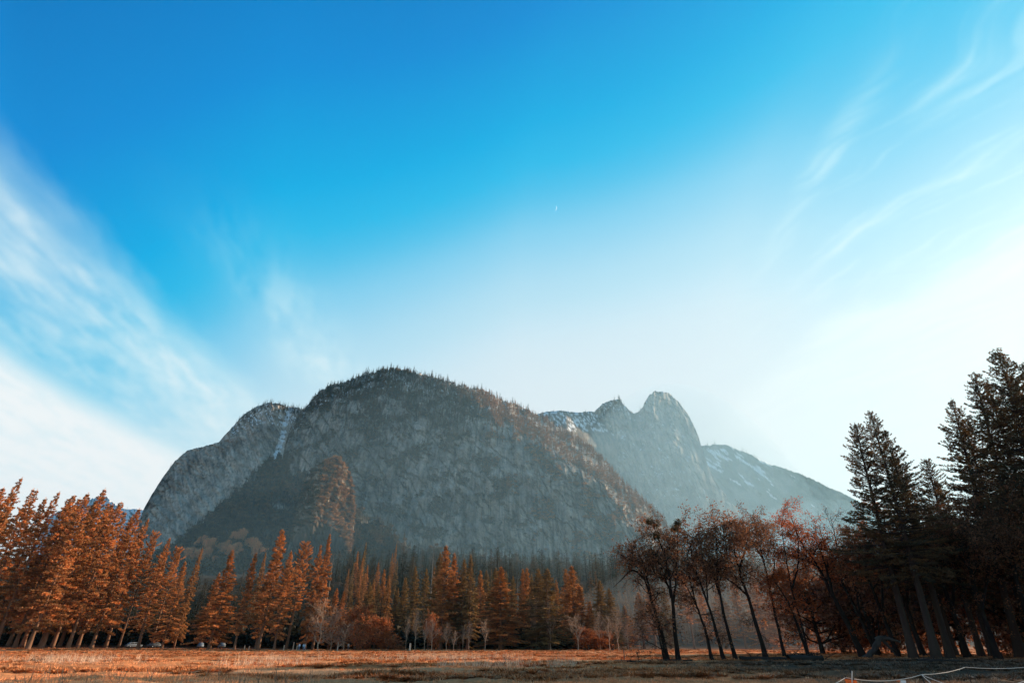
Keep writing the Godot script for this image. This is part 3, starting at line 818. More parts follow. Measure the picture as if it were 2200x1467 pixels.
const TREES := [
	["ponderosa_pine", "tall pine standing at the very left edge of the photo, its crown cut off", "tree", "tall orange lit pines of the left grove", -155.64, -150, 44.95, 9, 1.10],
	["ponderosa_pine", "tall orange pine of the left grove, second crown top from the left edge", "tree", "tall orange lit pines of the left grove", -143.55, -150, 39.89, 1, 1.00],
	["ponderosa_pine", "tall orange pine of the left grove, third crown top from the left edge", "tree", "tall orange lit pines of the left grove", -149.49, -160, 45.53, 9, 1.00],
	["ponderosa_pine", "tall orange pine of the left grove, fourth crown top from the left edge", "tree", "tall orange lit pines of the left grove", -135.87, -152, 39.86, 9, 1.00],
	["ponderosa_pine", "tall orange pine of the left grove, fifth crown top from the left edge", "tree", "tall orange lit pines of the left grove", -132.91, -156, 40.32, 9, 1.10],
	["ponderosa_pine", "tall orange pine of the left grove, sixth crown top from the left edge", "tree", "tall orange lit pines of the left grove", -132.59, -162, 40.68, 0, 1.00],
	["ponderosa_pine", "tall orange pine of the left grove, seventh crown top from the left edge", "tree", "tall orange lit pines of the left grove", -123.42, -155, 39.54, 2, 1.00],
	["ponderosa_pine", "tall orange pine of the left grove, eighth crown top from the left edge", "tree", "tall orange lit pines of the left grove", -123.88, -160, 42.15, 1, 1.05],
	["ponderosa_pine", "tall orange pine of the left grove, ninth crown top from the left edge", "tree", "tall orange lit pines of the left grove", -120.57, -165, 39.28, 0, 0.95],
	["ponderosa_pine", "tall orange pine of the left grove, tenth crown top from the left edge", "tree", "tall orange lit pines of the left grove", -117.66, -170, 38.55, 2, 0.90],
	["ponderosa_pine", "tall orange pine of the left grove, eleventh crown top from the left edge", "tree", "tall orange lit pines of the left grove", -117.67, -176, 36.62, 9, 0.85],
	["ponderosa_pine", "tall orange pine of the left grove, twelfth crown top from the left edge", "tree", "tall orange lit pines of the left grove", -115.20, -178, 32.52, 3, 0.80],
	["ponderosa_pine", "tall orange pine of the left grove, thirteenth crown top from the left edge", "tree", "tall orange lit pines of the left grove", -107.03, -174, 30.43, 9, 0.90],
	["ponderosa_pine", "tall orange pine of the left grove, fourteenth crown top from the left edge", "tree", "tall orange lit pines of the left grove", -108.16, -182, 28.44, 3, 0.75],
	["ponderosa_pine", "shaded pine behind the front row of the left grove, first from the left", "tree", "pines standing behind the front row of the left grove", -182.89, -185, 50.07, 2, 1.00],
	["ponderosa_pine", "shaded pine behind the front row of the left grove, second from the left", "tree", "pines standing behind the front row of the left grove", -177.74, -190, 47.73, 8, 1.00],
	["ponderosa_pine", "shaded pine behind the front row of the left grove, third from the left", "tree", "pines standing behind the front row of the left grove", -160.23, -176, 46.49, 9, 1.00],
	["ponderosa_pine", "shaded pine behind the front row of the left grove, fourth from the left", "tree", "pines standing behind the front row of the left grove", -161.40, -186, 45.48, 2, 1.00],
	["ponderosa_pine", "shaded pine behind the front row of the left grove, fifth from the left", "tree", "pines standing behind the front row of the left grove", -156.12, -188, 45.63, 0, 1.00],
	["ponderosa_pine", "shaded pine behind the front row of the left grove, sixth from the left", "tree", "pines standing behind the front row of the left grove", -143.60, -178, 43.61, 2, 1.05],
	["ponderosa_pine", "shaded pine behind the front row of the left grove, seventh from the left", "tree", "pines standing behind the front row of the left grove", -144.56, -186, 44.69, 8, 0.95],
	["ponderosa_pine", "shaded pine behind the front row of the left grove, eighth from the left", "tree", "pines standing behind the front row of the left grove", -137.79, -182, 43.30, 1, 1.00],
	["ponderosa_pine", "shaded pine behind the front row of the left grove, ninth from the left", "tree", "pines standing behind the front row of the left grove", -143.11, -192, 44.93, 2, 0.95],
	["ponderosa_pine", "shaded pine behind the front row of the left grove, tenth from the left", "tree", "pines standing behind the front row of the left grove", -131.66, -184, 40.34, 9, 1.00],
	["ponderosa_pine", "shaded pine behind the front row of the left grove, eleventh from the left", "tree", "pines standing behind the front row of the left grove", -137.05, -195, 41.35, 1, 0.90],
	["ponderosa_pine", "shaded pine behind the front row of the left grove, twelfth from the left", "tree", "pines standing behind the front row of the left grove", -132.94, -198, 38.69, 9, 0.90],
	["ponderosa_pine", "shaded pine behind the front row of the left grove, thirteenth from the left", "tree", "pines standing behind the front row of the left grove", -121.74, -196, 28.66, 2, 0.80],
	["conifer", "dense cone shaped orange tree right of the left grove with a blunt top", "tree", "conifers left of the middle of the tree line", -99.10, -172, 23.38, 5, 1.00],
	["conifer", "thin pointed cedar spire rising before the round oaks on the slope", "tree", "conifers left of the middle of the tree line", -99.05, -178, 28.13, 6, 0.60],
	["conifer", "broad dark fir with a ragged top, left of the slim bright pine", "tree", "conifers left of the middle of the tree line", -84.76, -170, 26.15, 4, 1.25],
	["conifer", "slim bright orange pine with a bare pale trunk at the meadow edge", "tree", "conifers left of the middle of the tree line", -74.93, -164, 24.65, 1, 0.80],
	["conifer", "small grey green conifer peeping out between two bright pines", "tree", "conifers left of the middle of the tree line", -100.93, -230, 34.03, 6, 0.70],
	["conifer", "tallest pine left of the middle with a narrow pointed top", "tree", "conifers left of the middle of the tree line", -70.09, -168, 31.74, 0, 1.00],
	["conifer", "full orange pine right beside the tallest pine of the left middle", "tree", "conifers left of the middle of the tree line", -64.13, -164, 25.04, 2, 0.85],
	["conifer", "round topped old pine with bare limbs between two pointed pines", "tree", "conifers left of the middle of the tree line", -67.56, -182, 30.01, 3, 1.00],
	["conifer", "left one of the twin orange pines beside the dark gap in the tree line", "tree", "conifers left of the middle of the tree line", -57.92, -170, 27.75, 9, 0.90],
	["conifer", "right and higher one of the twin orange pines beside the dark gap", "tree", "conifers left of the middle of the tree line", -56.41, -172, 31.20, 4, 0.72],
	["conifer", "shaded pine in the second row between cedar spire and dark fir", "tree", "conifers left of the middle of the tree line", -95.48, -186, 21.61, 1, 0.90],
	["conifer", "shaded pine in the second row left of the tallest pine", "tree", "conifers left of the middle of the tree line", -77.68, -184, 23.48, 9, 0.90],
	["conifer", "loose crowned pine in the middle tree line, first of its kind from the left", "tree", "conifers of the middle tree line", -54.42, -180, 16.58, 1, 0.78],
	["conifer", "shaggy fir in the middle tree line, first of its kind from the left", "tree", "conifers of the middle tree line", -52.39, -182, 15.81, 4, 0.91],
	["conifer", "narrow spired cedar in the middle tree line, first of its kind from the left", "tree", "conifers of the middle tree line", -51.63, -186, 19.26, 10, 0.78],
	["conifer", "dense cone shaped cedar in the middle tree line, first of its kind from the left", "tree", "conifers of the middle tree line", -46.84, -190, 19.21, 7, 0.98],
	["conifer", "narrow spired cedar in the middle tree line, second of its kind from the left", "tree", "conifers of the middle tree line", -51.56, -215, 22.46, 6, 1.04],
	["conifer", "narrow spired cedar in the middle tree line, third of its kind from the left", "tree", "conifers of the middle tree line", -44.94, -195, 19.81, 10, 0.91],
	["conifer", "dense cone shaped cedar in the middle tree line, second of its kind from the left", "tree", "conifers of the middle tree line", -51.70, -230, 27.68, 5, 0.91],
	["conifer", "narrow spired cedar in the middle tree line, fourth of its kind from the left", "tree", "conifers of the middle tree line", -41.55, -196, 21.51, 6, 0.78],
	["conifer", "dense cone shaped cedar in the middle tree line, third of its kind from the left", "tree", "conifers of the middle tree line", -39.74, -200, 18.36, 7, 0.91],
	["conifer", "shaggy fir in the middle tree line, second of its kind from the left", "tree", "conifers of the middle tree line", -38.10, -205, 22.11, 7, 1.04],
	["conifer", "dense cone shaped cedar in the middle tree line, fourth of its kind from the left", "tree", "conifers of the middle tree line", -31.92, -190, 24.05, 7, 0.91],
	["conifer", "dense cone shaped cedar in the middle tree line, fifth of its kind from the left", "tree", "conifers of the middle tree line", -35.93, -240, 29.17, 7, 1.04],
	["conifer", "shaggy fir in the middle tree line, third of its kind from the left", "tree", "conifers of the middle tree line", -23.45, -186, 27.86, 7, 1.04],
	["conifer", "dense cone shaped cedar in the middle tree line, sixth of its kind from the left", "tree", "conifers of the middle tree line", -20.96, -178, 28.97, 5, 1.43],
	["conifer", "shaggy fir in the middle tree line, fourth of its kind from the left", "tree", "conifers of the middle tree line", -18.71, -182, 27.02, 4, 1.04],
	["conifer", "dense cone shaped cedar in the middle tree line, seventh of its kind from the left", "tree", "conifers of the middle tree line", -15.56, -178, 24.82, 7, 1.17],
	["conifer", "narrow spired cedar in the middle tree line, fifth of its kind from the left", "tree", "conifers of the middle tree line", -12.97, -176, 25.78, 10, 1.17],
	["conifer", "dense cone shaped cedar in the middle tree line, eighth of its kind from the left", "tree", "conifers of the middle tree line", -12.12, -215, 25.67, 5, 1.10],
	["conifer", "shaggy fir in the middle tree line, fifth of its kind from the left", "tree", "conifers of the middle tree line", -10.71, -230, 27.34, 7, 1.04],
	["conifer", "dense cone shaped cedar in the middle tree line, ninth of its kind from the left", "tree", "conifers of the middle tree line", -5.18, -186, 23.15, 7, 1.17],
	["conifer", "shaggy fir in the middle tree line, sixth of its kind from the left", "tree", "conifers of the middle tree line", -3.06, -170, 21.45, 4, 1.95],
	["conifer", "narrow spired cedar in the middle tree line, sixth of its kind from the left", "tree", "conifers of the middle tree line", -1.83, -225, 26.10, 10, 1.04],
	["conifer", "dense cone shaped cedar in the middle tree line, tenth of its kind from the left", "tree", "conifers of the middle tree line", 0.54, -220, 24.25, 7, 0.91],
	["conifer", "shaggy fir in the middle tree line, seventh of its kind from the left", "tree", "conifers of the middle tree line", 3.51, -195, 23.75, 4, 1.04],
	["conifer", "dense cone shaped cedar in the middle tree line, eleventh of its kind from the left", "tree", "conifers of the middle tree line", 4.51, -190, 23.61, 5, 1.10],
	["conifer", "narrow spired cedar in the middle tree line, seventh of its kind from the left", "tree", "conifers of the middle tree line", 5.86, -180, 20.43, 10, 1.17],
	["conifer", "dense cone shaped cedar in the middle tree line, twelfth of its kind from the left", "tree", "conifers of the middle tree line", 8.30, -178, 21.97, 7, 1.49],
	["conifer", "shaggy fir in the middle tree line, eighth of its kind from the left", "tree", "conifers of the middle tree line", 10.43, -170, 21.19, 7, 1.62],
	["conifer", "narrow spired cedar in the middle tree line, eighth of its kind from the left", "tree", "conifers of the middle tree line", 15.82, -210, 21.82, 6, 1.04],
	["conifer", "dense cone shaped cedar in the middle tree line, thirteenth of its kind from the left", "tree", "conifers of the middle tree line", 18.48, -200, 24.46, 5, 1.17],
	["conifer", "dense cone shaped cedar in the middle tree line, fourteenth of its kind from the left", "tree", "conifers of the middle tree line", 18.89, -180, 23.15, 5, 1.37],
	["conifer", "shaggy fir in the middle tree line, ninth of its kind from the left", "tree", "conifers of the middle tree line", 20.84, -176, 16.89, 4, 1.17],
	["conifer", "dense cone shaped cedar in the middle tree line, fifteenth of its kind from the left", "tree", "conifers of the middle tree line", 23.11, -174, 12.56, 5, 1.04],
	["conifer", "dense cone shaped cedar in the middle tree line, sixteenth of its kind from the left", "tree", "conifers of the middle tree line", 27.39, -180, 18.83, 7, 1.43],
	["conifer", "shaggy fir in the middle tree line, tenth of its kind from the left", "tree", "conifers of the middle tree line", 29.15, -176, 16.25, 7, 1.30],
	["conifer", "dense cone shaped cedar in the middle tree line, seventeenth of its kind from the left", "tree", "conifers of the middle tree line", 35.47, -185, 12.06, 5, 1.17],
	["conifer", "loose crowned pine in the middle tree line, second of its kind from the left", "tree", "conifers of the middle tree line", 41.40, -190, 16.15, 1, 1.30],
	["conifer", "flat topped pine in the middle tree line, first of its kind from the left", "tree", "conifers of the middle tree line", 46.40, -196, 17.18, 3, 1.30],
	["slope_conifer", "small pale conifer sunlit on the slope, first of the scattered ones from the left", "tree", "small sunlit conifers on the slope behind the tree line", -83.48, -290, 34.66, 6, 0.60],
	["slope_conifer", "small pale conifer sunlit on the slope, second of the scattered ones from the left", "tree", "small sunlit conifers on the slope behind the tree line", -83.89, -300, 38.98, 10, 0.60],
	["slope_conifer", "small pale conifer sunlit on the slope, third of the scattered ones from the left", "tree", "small sunlit conifers on the slope behind the tree line", -89.08, -325, 48.10, 5, 0.70],
	["slope_conifer", "small pale conifer sunlit on the slope, fourth of the scattered ones from the left", "tree", "small sunlit conifers on the slope behind the tree line", -62.00, -235, 21.26, 5, 0.70],
	["slope_conifer", "small pale conifer sunlit on the slope, fifth of the scattered ones from the left", "tree", "small sunlit conifers on the slope behind the tree line", -80.85, -305, 41.94, 5, 0.70],
	["slope_conifer", "small pale conifer sunlit on the slope, sixth of the scattered ones from the left", "tree", "small sunlit conifers on the slope behind the tree line", -84.22, -320, 47.14, 10, 0.70],
	["slope_conifer", "small pale conifer sunlit on the slope, seventh of the scattered ones from the left", "tree", "small sunlit conifers on the slope behind the tree line", -69.74, -270, 30.56, 6, 0.70],
	["slope_conifer", "small pale conifer sunlit on the slope, eighth of the scattered ones from the left", "tree", "small sunlit conifers on the slope behind the tree line", -87.02, -330, 53.74, 10, 0.80],
	["slope_conifer", "small pale conifer sunlit on the slope, ninth of the scattered ones from the left", "tree", "small sunlit conifers on the slope behind the tree line", -76.33, -300, 37.84, 5, 0.60],
	["slope_conifer", "small pale conifer sunlit on the slope, tenth of the scattered ones from the left", "tree", "small sunlit conifers on the slope behind the tree line", -75.24, -320, 41.22, 5, 0.70],
	["slope_conifer", "small pale conifer sunlit on the slope, eleventh of the scattered ones from the left", "tree", "small sunlit conifers on the slope behind the tree line", -68.99, -325, 47.09, 6, 0.60],
	["slope_conifer", "small pale conifer sunlit on the slope, twelfth of the scattered ones from the left", "tree", "small sunlit conifers on the slope behind the tree line", -72.08, -345, 55.01, 6, 0.55],
	["slope_conifer", "small pale conifer sunlit on the slope, thirteenth of the scattered ones from the left", "tree", "small sunlit conifers on the slope behind the tree line", -65.11, -320, 42.44, 7, 0.60],
	["slope_conifer", "small pale conifer sunlit on the slope, fourteenth of the scattered ones from the left", "tree", "small sunlit conifers on the slope behind the tree line", -50.39, -270, 28.54, 6, 0.70],
	["slope_conifer", "small pale conifer sunlit on the slope, fifteenth of the scattered ones from the left", "tree", "small sunlit conifers on the slope behind the tree line", -41.32, -300, 37.15, 6, 0.60],
	["slope_conifer", "small pale conifer sunlit on the slope, sixteenth of the scattered ones from the left", "tree", "small sunlit conifers on the slope behind the tree line", -10.67, -290, 34.66, 10, 0.60],
	["hazy_pine", "hazy sunlit pine seen through the dark oaks, first from their left", "tree", "hazy pines seen between the dark oaks", 48.36, -185, 17.12, 7, 1.00],
	["hazy_pine", "hazy sunlit pine seen through the dark oaks, second from their left", "tree", "hazy pines seen between the dark oaks", 60.05, -200, 21.61, 3, 1.10],
	["hazy_pine", "hazy sunlit pine seen through the dark oaks, third from their left", "tree", "hazy pines seen between the dark oaks", 57.91, -180, 16.71, 9, 1.00],
	["hazy_pine", "hazy sunlit pine seen through the dark oaks, fourth from their left", "tree", "hazy pines seen between the dark oaks", 66.94, -190, 19.91, 5, 1.00],
	["hazy_pine", "hazy sunlit pine seen through the dark oaks, fifth from their left", "tree", "hazy pines seen between the dark oaks", 73.36, -190, 21.19, 9, 1.15],
	["hazy_pine", "hazy sunlit pine seen through the dark oaks, sixth from their left", "tree", "hazy pines seen between the dark oaks", 82.16, -196, 24.45, 4, 1.20],
	["hazy_pine", "hazy sunlit pine seen through the dark oaks, seventh from their left", "tree", "hazy pines seen between the dark oaks", 90.69, -205, 18.78, 5, 1.00],
	["hazy_pine", "hazy sunlit pine seen through the dark oaks, eighth from their left", "tree", "hazy pines seen between the dark oaks", 94.61, -200, 17.20, 3, 1.10],
	["hazy_pine", "hazy sunlit pine seen through the dark oaks, ninth from their left", "tree", "hazy pines seen between the dark oaks", 96.35, -190, 15.05, 8, 1.10],
	["hazy_pine", "hazy sunlit pine seen through the dark oaks, tenth from their left", "tree", "hazy pines seen between the dark oaks", 108.33, -200, 17.49, 7, 1.20],
	["hazy_pine", "hazy sunlit pine seen through the dark oaks, eleventh from their left", "tree", "hazy pines seen between the dark oaks", 108.82, -190, 13.69, 1, 1.20],
	["hazy_pine", "hazy sunlit pine seen through the dark oaks, twelfth from their left", "tree", "hazy pines seen between the dark oaks", 113.67, -185, 14.44, 4, 1.20],
	["hazy_pine", "hazy sunlit pine seen through the dark oaks, thirteenth from their left", "tree", "hazy pines seen between the dark oaks", 118.84, -180, 13.06, 1, 1.20],
	["hazy_pine", "hazy sunlit pine seen through the dark oaks, fourteenth from their left", "tree", "hazy pines seen between the dark oaks", 124.38, -175, 14.01, 3, 1.20]]
const BARE := [
	["bare twiggy pale tree with a fine grey crown beside the twin pines", -52.92, -166.00, 12.78, 3.60],
	["low bare thicket tree with twisted pale limbs by the meadow edge", -44.39, -160.00, 6.75, 2.60],
	["bare tree with slanting pale limbs over the thicket", -50.78, -170.00, 11.23, 3.20],
	["thin bare sapling before the dark cedars, left of the leaning pair", -27.99, -160.00, 7.86, 1.20],
	["bare pale pole tree with one thin trunk", -25.29, -158.00, 9.22, 1.50],
	["left stem tree of the leaning bare pair", -22.48, -156.00, 7.17, 1.30],
	["right and wider bare tree of the leaning pair", -20.64, -156.00, 7.17, 2.00],
	["left one of the two small pale feathery trees", -16.59, -153.00, 6.01, 1.50],
	["right one of the two small pale feathery trees", -14.62, -152.00, 4.53, 1.40],
	["slim bare pole standing alone in front of dark firs", -12.79, -158.00, 5.61, 0.80],
	["bare tree forking high, right of the slim pole", -11.15, -157.00, 6.34, 1.30],
	["leaning bare tree at the left foot of the shaggy broad fir", -6.96, -156.00, 7.17, 1.50],
	["pale bare crown in front of the broad right fir", 10.69, -168.00, 12.31, 3.00],
	["bare pinkish tree between two firs", 6.84, -172.00, 12.56, 2.20],
	["bare pale tree with a wide fan of branches and white trunk", 17.15, -158.00, 8.56, 3.00],
	["white trunked bare tree, brightest of those right of the middle", 28.03, -160.00, 9.54, 2.40],
	["slim white trunked bare tree right of the brightest one", 31.72, -166.00, 6.37, 1.80],
	["bare white trunk seen just left of the first dark oak", 35.68, -170.00, 7.65, 1.80],
	["bare brown stem leaning left of the brightest white trunk", 25.44, -158.00, 8.12, 2.00],
	["thin brown bare tree in the cluster left of the brightest white trunk", 23.29, -160.00, 8.64, 1.80]]
const ORANGE := [
	["rounded orange leaved oak right of the bare twiggy tree", -43.55, -168.00, 13.16, 4.20],
	["bright orange oak standing free at the meadow edge", -35.94, -158.00, 9.67, 4.00],
	["smaller drooping orange oak right beside the bright free standing one", -32.02, -157.00, 5.58, 2.60],
	["orange leaved tree high behind the leaning bare pair", -23.02, -166.00, 11.01, 2.00],
	["low orange bush tree under the narrow firs", 20.22, -160.00, 6.20, 3.00],
	["brownish bushy tree right of the fan shaped bare tree", 24.26, -164.00, 5.75, 3.20]]
const OAKS := [
	["first dark oak from the left, arching left with a broken stub on its trunk", 0.34, 3.20, 0.80, [[Vector3(17.33, -0.00, -68.00), Vector3(16.84, 2.74, -67.76), Vector3(16.21, 5.54, -67.52), Vector3(15.53, 8.21, -67.29), Vector3(14.24, 10.21, -67.05), Vector3(12.99, 10.85, -66.81)], [Vector3(15.70, 8.28, -68.00), Vector3(14.36, 9.26, -67.64), Vector3(12.81, 8.21, -67.29), Vector3(11.74, 7.34, -66.93)], [Vector3(16.90, 2.74, -68.00), Vector3(16.37, 4.04, -67.91), Vector3(15.87, 5.32, -67.81)], [Vector3(16.33, 5.57, -68.00), Vector3(15.93, 8.50, -67.69), Vector3(15.45, 10.51, -67.38), Vector3(14.67, 12.04, -67.07)]]],
	["two stemmed dark oak with mistletoe clumps, second from the left", 0.36, 3.00, 0.70, [[Vector3(18.19, 0.03, -67.00), Vector3(18.10, 3.40, -66.61), Vector3(18.16, 6.18, -66.22), Vector3(17.95, 9.81, -65.83), Vector3(17.19, 12.83, -65.44), Vector3(16.77, 14.45, -65.05)], [Vector3(18.30, 5.04, -67.00), Vector3(19.04, 7.93, -66.91), Vector3(19.78, 11.48, -66.82), Vector3(20.33, 14.78, -66.73)], [Vector3(18.37, 6.23, -67.00), Vector3(17.84, 8.98, -67.38), Vector3(17.11, 11.08, -67.75)]]],
	["slender dark oak third from the left, bent sharply at mid height", 0.30, 2.80, 0.60, [[Vector3(23.18, 0.10, -71.00), Vector3(22.99, 3.03, -71.27), Vector3(22.52, 5.51, -71.54), Vector3(21.81, 7.59, -71.81), Vector3(20.81, 9.21, -72.08)], [Vector3(22.35, 5.49, -71.00), Vector3(22.11, 8.33, -71.24), Vector3(22.33, 11.32, -71.48), Vector3(23.55, 13.89, -71.72)]]],
	["fourth dark oak from the left, trunk forking into two upright stems", 0.30, 3.00, 0.85, [[Vector3(24.88, 0.13, -72.00), Vector3(24.36, 3.28, -71.75), Vector3(23.90, 6.02, -71.50), Vector3(23.06, 9.12, -71.25), Vector3(22.73, 12.08, -71.00), Vector3(23.45, 14.29, -70.75)], [Vector3(24.06, 6.05, -72.00), Vector3(24.43, 8.93, -72.03), Vector3(24.35, 11.67, -72.07)]]],
	["fifth dark oak from the left with a dense dome of twigs", 0.32, 3.40, 1.25, [[Vector3(26.64, 0.25, -73.00), Vector3(26.18, 3.55, -72.80), Vector3(25.97, 7.13, -72.60), Vector3(26.07, 9.51, -72.40), Vector3(27.57, 11.41, -72.20), Vector3(27.63, 15.69, -72.00)], [Vector3(26.11, 7.16, -73.00), Vector3(25.52, 9.82, -72.71), Vector3(25.02, 13.43, -72.41)], [Vector3(26.29, 9.58, -73.00), Vector3(26.69, 12.89, -72.65), Vector3(26.75, 16.34, -72.29)]]],
	["sixth dark oak, thick trunk with a long limb reaching left", 0.40, 3.60, 1.30, [[Vector3(31.46, 0.33, -76.00), Vector3(31.02, 3.88, -75.74), Vector3(30.56, 7.07, -75.49), Vector3(29.97, 10.10, -75.23), Vector3(29.99, 13.54, -74.97), Vector3(31.22, 16.21, -74.71)], [Vector3(30.77, 7.10, -76.00), Vector3(29.57, 8.52, -76.38), Vector3(28.43, 9.52, -76.77), Vector3(27.63, 11.48, -77.15)], [Vector3(30.28, 10.18, -76.00), Vector3(32.11, 13.45, -76.30), Vector3(33.37, 16.26, -76.59)]]],
	["seventh dark oak, tall and narrow with a thin straight trunk", 0.30, 3.00, 0.70, [[Vector3(36.53, 0.59, -82.00), Vector3(36.60, 4.63, -82.28), Vector3(36.74, 8.46, -82.55), Vector3(36.89, 12.51, -82.83), Vector3(36.96, 16.48, -83.10), Vector3(37.23, 19.61, -83.38)], [Vector3(36.50, 8.41, -82.00), Vector3(38.11, 11.81, -82.27), Vector3(39.09, 16.38, -82.54)], [Vector3(36.52, 12.40, -82.00), Vector3(35.42, 14.60, -81.72), Vector3(34.78, 16.18, -81.45)]]],
	["eighth dark oak, two crossing stems and bright orange leaves on top", 0.34, 3.40, 0.90, [[Vector3(38.85, 0.57, -80.00), Vector3(38.26, 3.18, -79.83), Vector3(37.68, 6.22, -79.66), Vector3(36.87, 8.04, -79.49), Vector3(36.04, 9.66, -79.32)], [Vector3(38.85, 0.57, -80.00), Vector3(38.87, 4.00, -80.11), Vector3(38.80, 8.27, -80.23), Vector3(39.10, 12.19, -80.34), Vector3(39.63, 16.66, -80.46), Vector3(41.27, 20.17, -80.57)], [Vector3(38.69, 8.25, -80.00), Vector3(40.67, 11.86, -80.21), Vector3(41.79, 16.65, -80.42)]]],
	["ninth dark oak, thick leaning trunk under a bright orange crown", 0.55, 4.00, 1.25, [[Vector3(48.17, 0.78, -84.00), Vector3(47.49, 4.12, -84.32), Vector3(46.64, 7.70, -84.64), Vector3(45.76, 11.81, -84.96), Vector3(44.39, 15.15, -85.28), Vector3(43.98, 19.02, -85.60)], [Vector3(46.29, 7.66, -84.00), Vector3(46.61, 12.71, -84.34), Vector3(46.19, 16.75, -84.68)], [Vector3(45.24, 11.70, -84.00), Vector3(42.77, 12.61, -83.63), Vector3(40.68, 13.21, -83.26)]]],
	["bare crowned dark oak with a haze of fine twigs behind the orange crown", 0.42, 3.60, 0.12, [[Vector3(53.94, 0.89, -90.00), Vector3(52.91, 4.90, -90.10), Vector3(51.80, 9.73, -90.19), Vector3(50.85, 14.17, -90.29), Vector3(50.65, 18.49, -90.38)], [Vector3(51.69, 9.72, -90.00), Vector3(52.48, 14.85, -90.15), Vector3(52.98, 19.96, -90.31)], [Vector3(52.86, 4.90, -90.00), Vector3(53.54, 10.05, -90.01), Vector3(53.52, 14.83, -90.01)]]],
	["brown leaved dark oak left of the twin topped pine", 0.45, 4.20, 1.70, [[Vector3(54.25, 1.15, -86.00), Vector3(53.70, 5.35, -85.71), Vector3(53.16, 9.63, -85.42), Vector3(53.10, 14.13, -85.13), Vector3(52.59, 17.47, -84.84)], [Vector3(53.88, 5.36, -86.00), Vector3(55.24, 9.68, -85.98), Vector3(55.99, 14.92, -85.95)], [Vector3(53.52, 9.68, -86.00), Vector3(51.95, 11.89, -85.63), Vector3(50.63, 12.82, -85.26)]]],
	["dark oak crowding in front of the twin topped pine", 0.50, 4.60, 1.80, [[Vector3(59.21, 1.14, -88.00), Vector3(59.30, 6.08, -88.39), Vector3(59.68, 11.26, -88.78), Vector3(60.45, 16.83, -89.17), Vector3(61.89, 21.31, -89.56)], [Vector3(59.03, 6.06, -88.00), Vector3(61.17, 11.21, -88.33), Vector3(63.08, 16.74, -88.66)], [Vector3(59.15, 11.17, -88.00), Vector3(58.09, 13.18, -88.04), Vector3(56.54, 13.87, -88.09)]]],
	["wide brown oak right of the leaning pale stump", 0.55, 5.00, 2.00, [[Vector3(62.53, 0.95, -84.00), Vector3(62.60, 5.27, -83.82), Vector3(62.70, 10.71, -83.64), Vector3(62.99, 15.20, -83.46), Vector3(63.75, 19.24, -83.28)], [Vector3(62.73, 5.28, -84.00), Vector3(65.30, 10.79, -84.37), Vector3(68.79, 16.76, -84.74)], [Vector3(62.97, 10.75, -84.00), Vector3(61.36, 12.67, -84.07), Vector3(59.57, 13.33, -84.13)]]],
	["dense brown oak near the right edge with leaves low to the ground", 0.55, 5.20, 2.00, [[Vector3(61.89, 0.90, -78.00), Vector3(62.45, 5.59, -78.34), Vector3(63.41, 10.77, -78.69), Vector3(65.16, 15.76, -79.03), Vector3(67.19, 19.09, -79.38)], [Vector3(62.17, 5.57, -78.00), Vector3(65.67, 10.73, -78.31), Vector3(69.06, 16.97, -78.63)], [Vector3(62.85, 10.70, -78.00), Vector3(61.63, 13.10, -78.01), Vector3(61.09, 14.95, -78.02)]]],
	["rightmost dense brown oak, its crown cut by the right edge", 0.55, 5.40, 2.00, [[Vector3(66.05, 0.83, -76.00), Vector3(66.21, 5.47, -75.92), Vector3(67.01, 10.45, -75.85), Vector3(68.84, 15.79, -75.77), Vector3(70.54, 20.23, -75.69)], [Vector3(66.28, 5.48, -76.00), Vector3(70.31, 11.06, -76.09), Vector3(73.71, 17.76, -76.18)], [Vector3(67.15, 10.47, -76.00), Vector3(66.04, 12.21, -75.94), Vector3(65.26, 13.38, -75.88)]]]]
const RPINES := [
	["front pine of the twin topped pair, dark against the bright sky", 51.26, -74.00, 32.32, 2.70, 0],
	["left and slightly lower top of the twin topped pair of dark pines", 50.48, -77.00, 31.62, 2.84, 1],
	["third dark top, just right of the twin topped pair", 57.24, -80.00, 31.75, 2.30, 2],
	["low slim dark pine in the gap before the tallest pines", 67.52, -88.00, 29.54, 3.48, 1],
	["dark pine at the left flank of the tallest cluster", 69.85, -84.00, 39.05, 6.35, 2],
	["dark pine second from the left in the tallest cluster", 68.68, -78.00, 41.44, 8.04, 0],
	["tallest dark pine of all, near the right edge", 70.27, -75.00, 44.36, 9.09, 1],
	["dark pine cut by the right edge of the photo", 71.73, -73.00, 40.70, 8.39, 2],
	["lower dark pine between the two left tops of the tallest cluster", 73.70, -86.00, 35.53, 4.59, 0],
	["dark pine tucked just left of the tallest pine", 74.04, -81.00, 40.74, 6.72, 2],
	["dark pine in the dip between the tallest pine and the right edge", 75.82, -79.00, 41.07, 7.42, 1],
	["small dark pine filling the right flank of the twin topped pair", 63.68, -88.00, 29.13, 1.99, 2],
	["short dark pine below the low slim one", 70.67, -90.00, 25.68, 1.94, 0]]

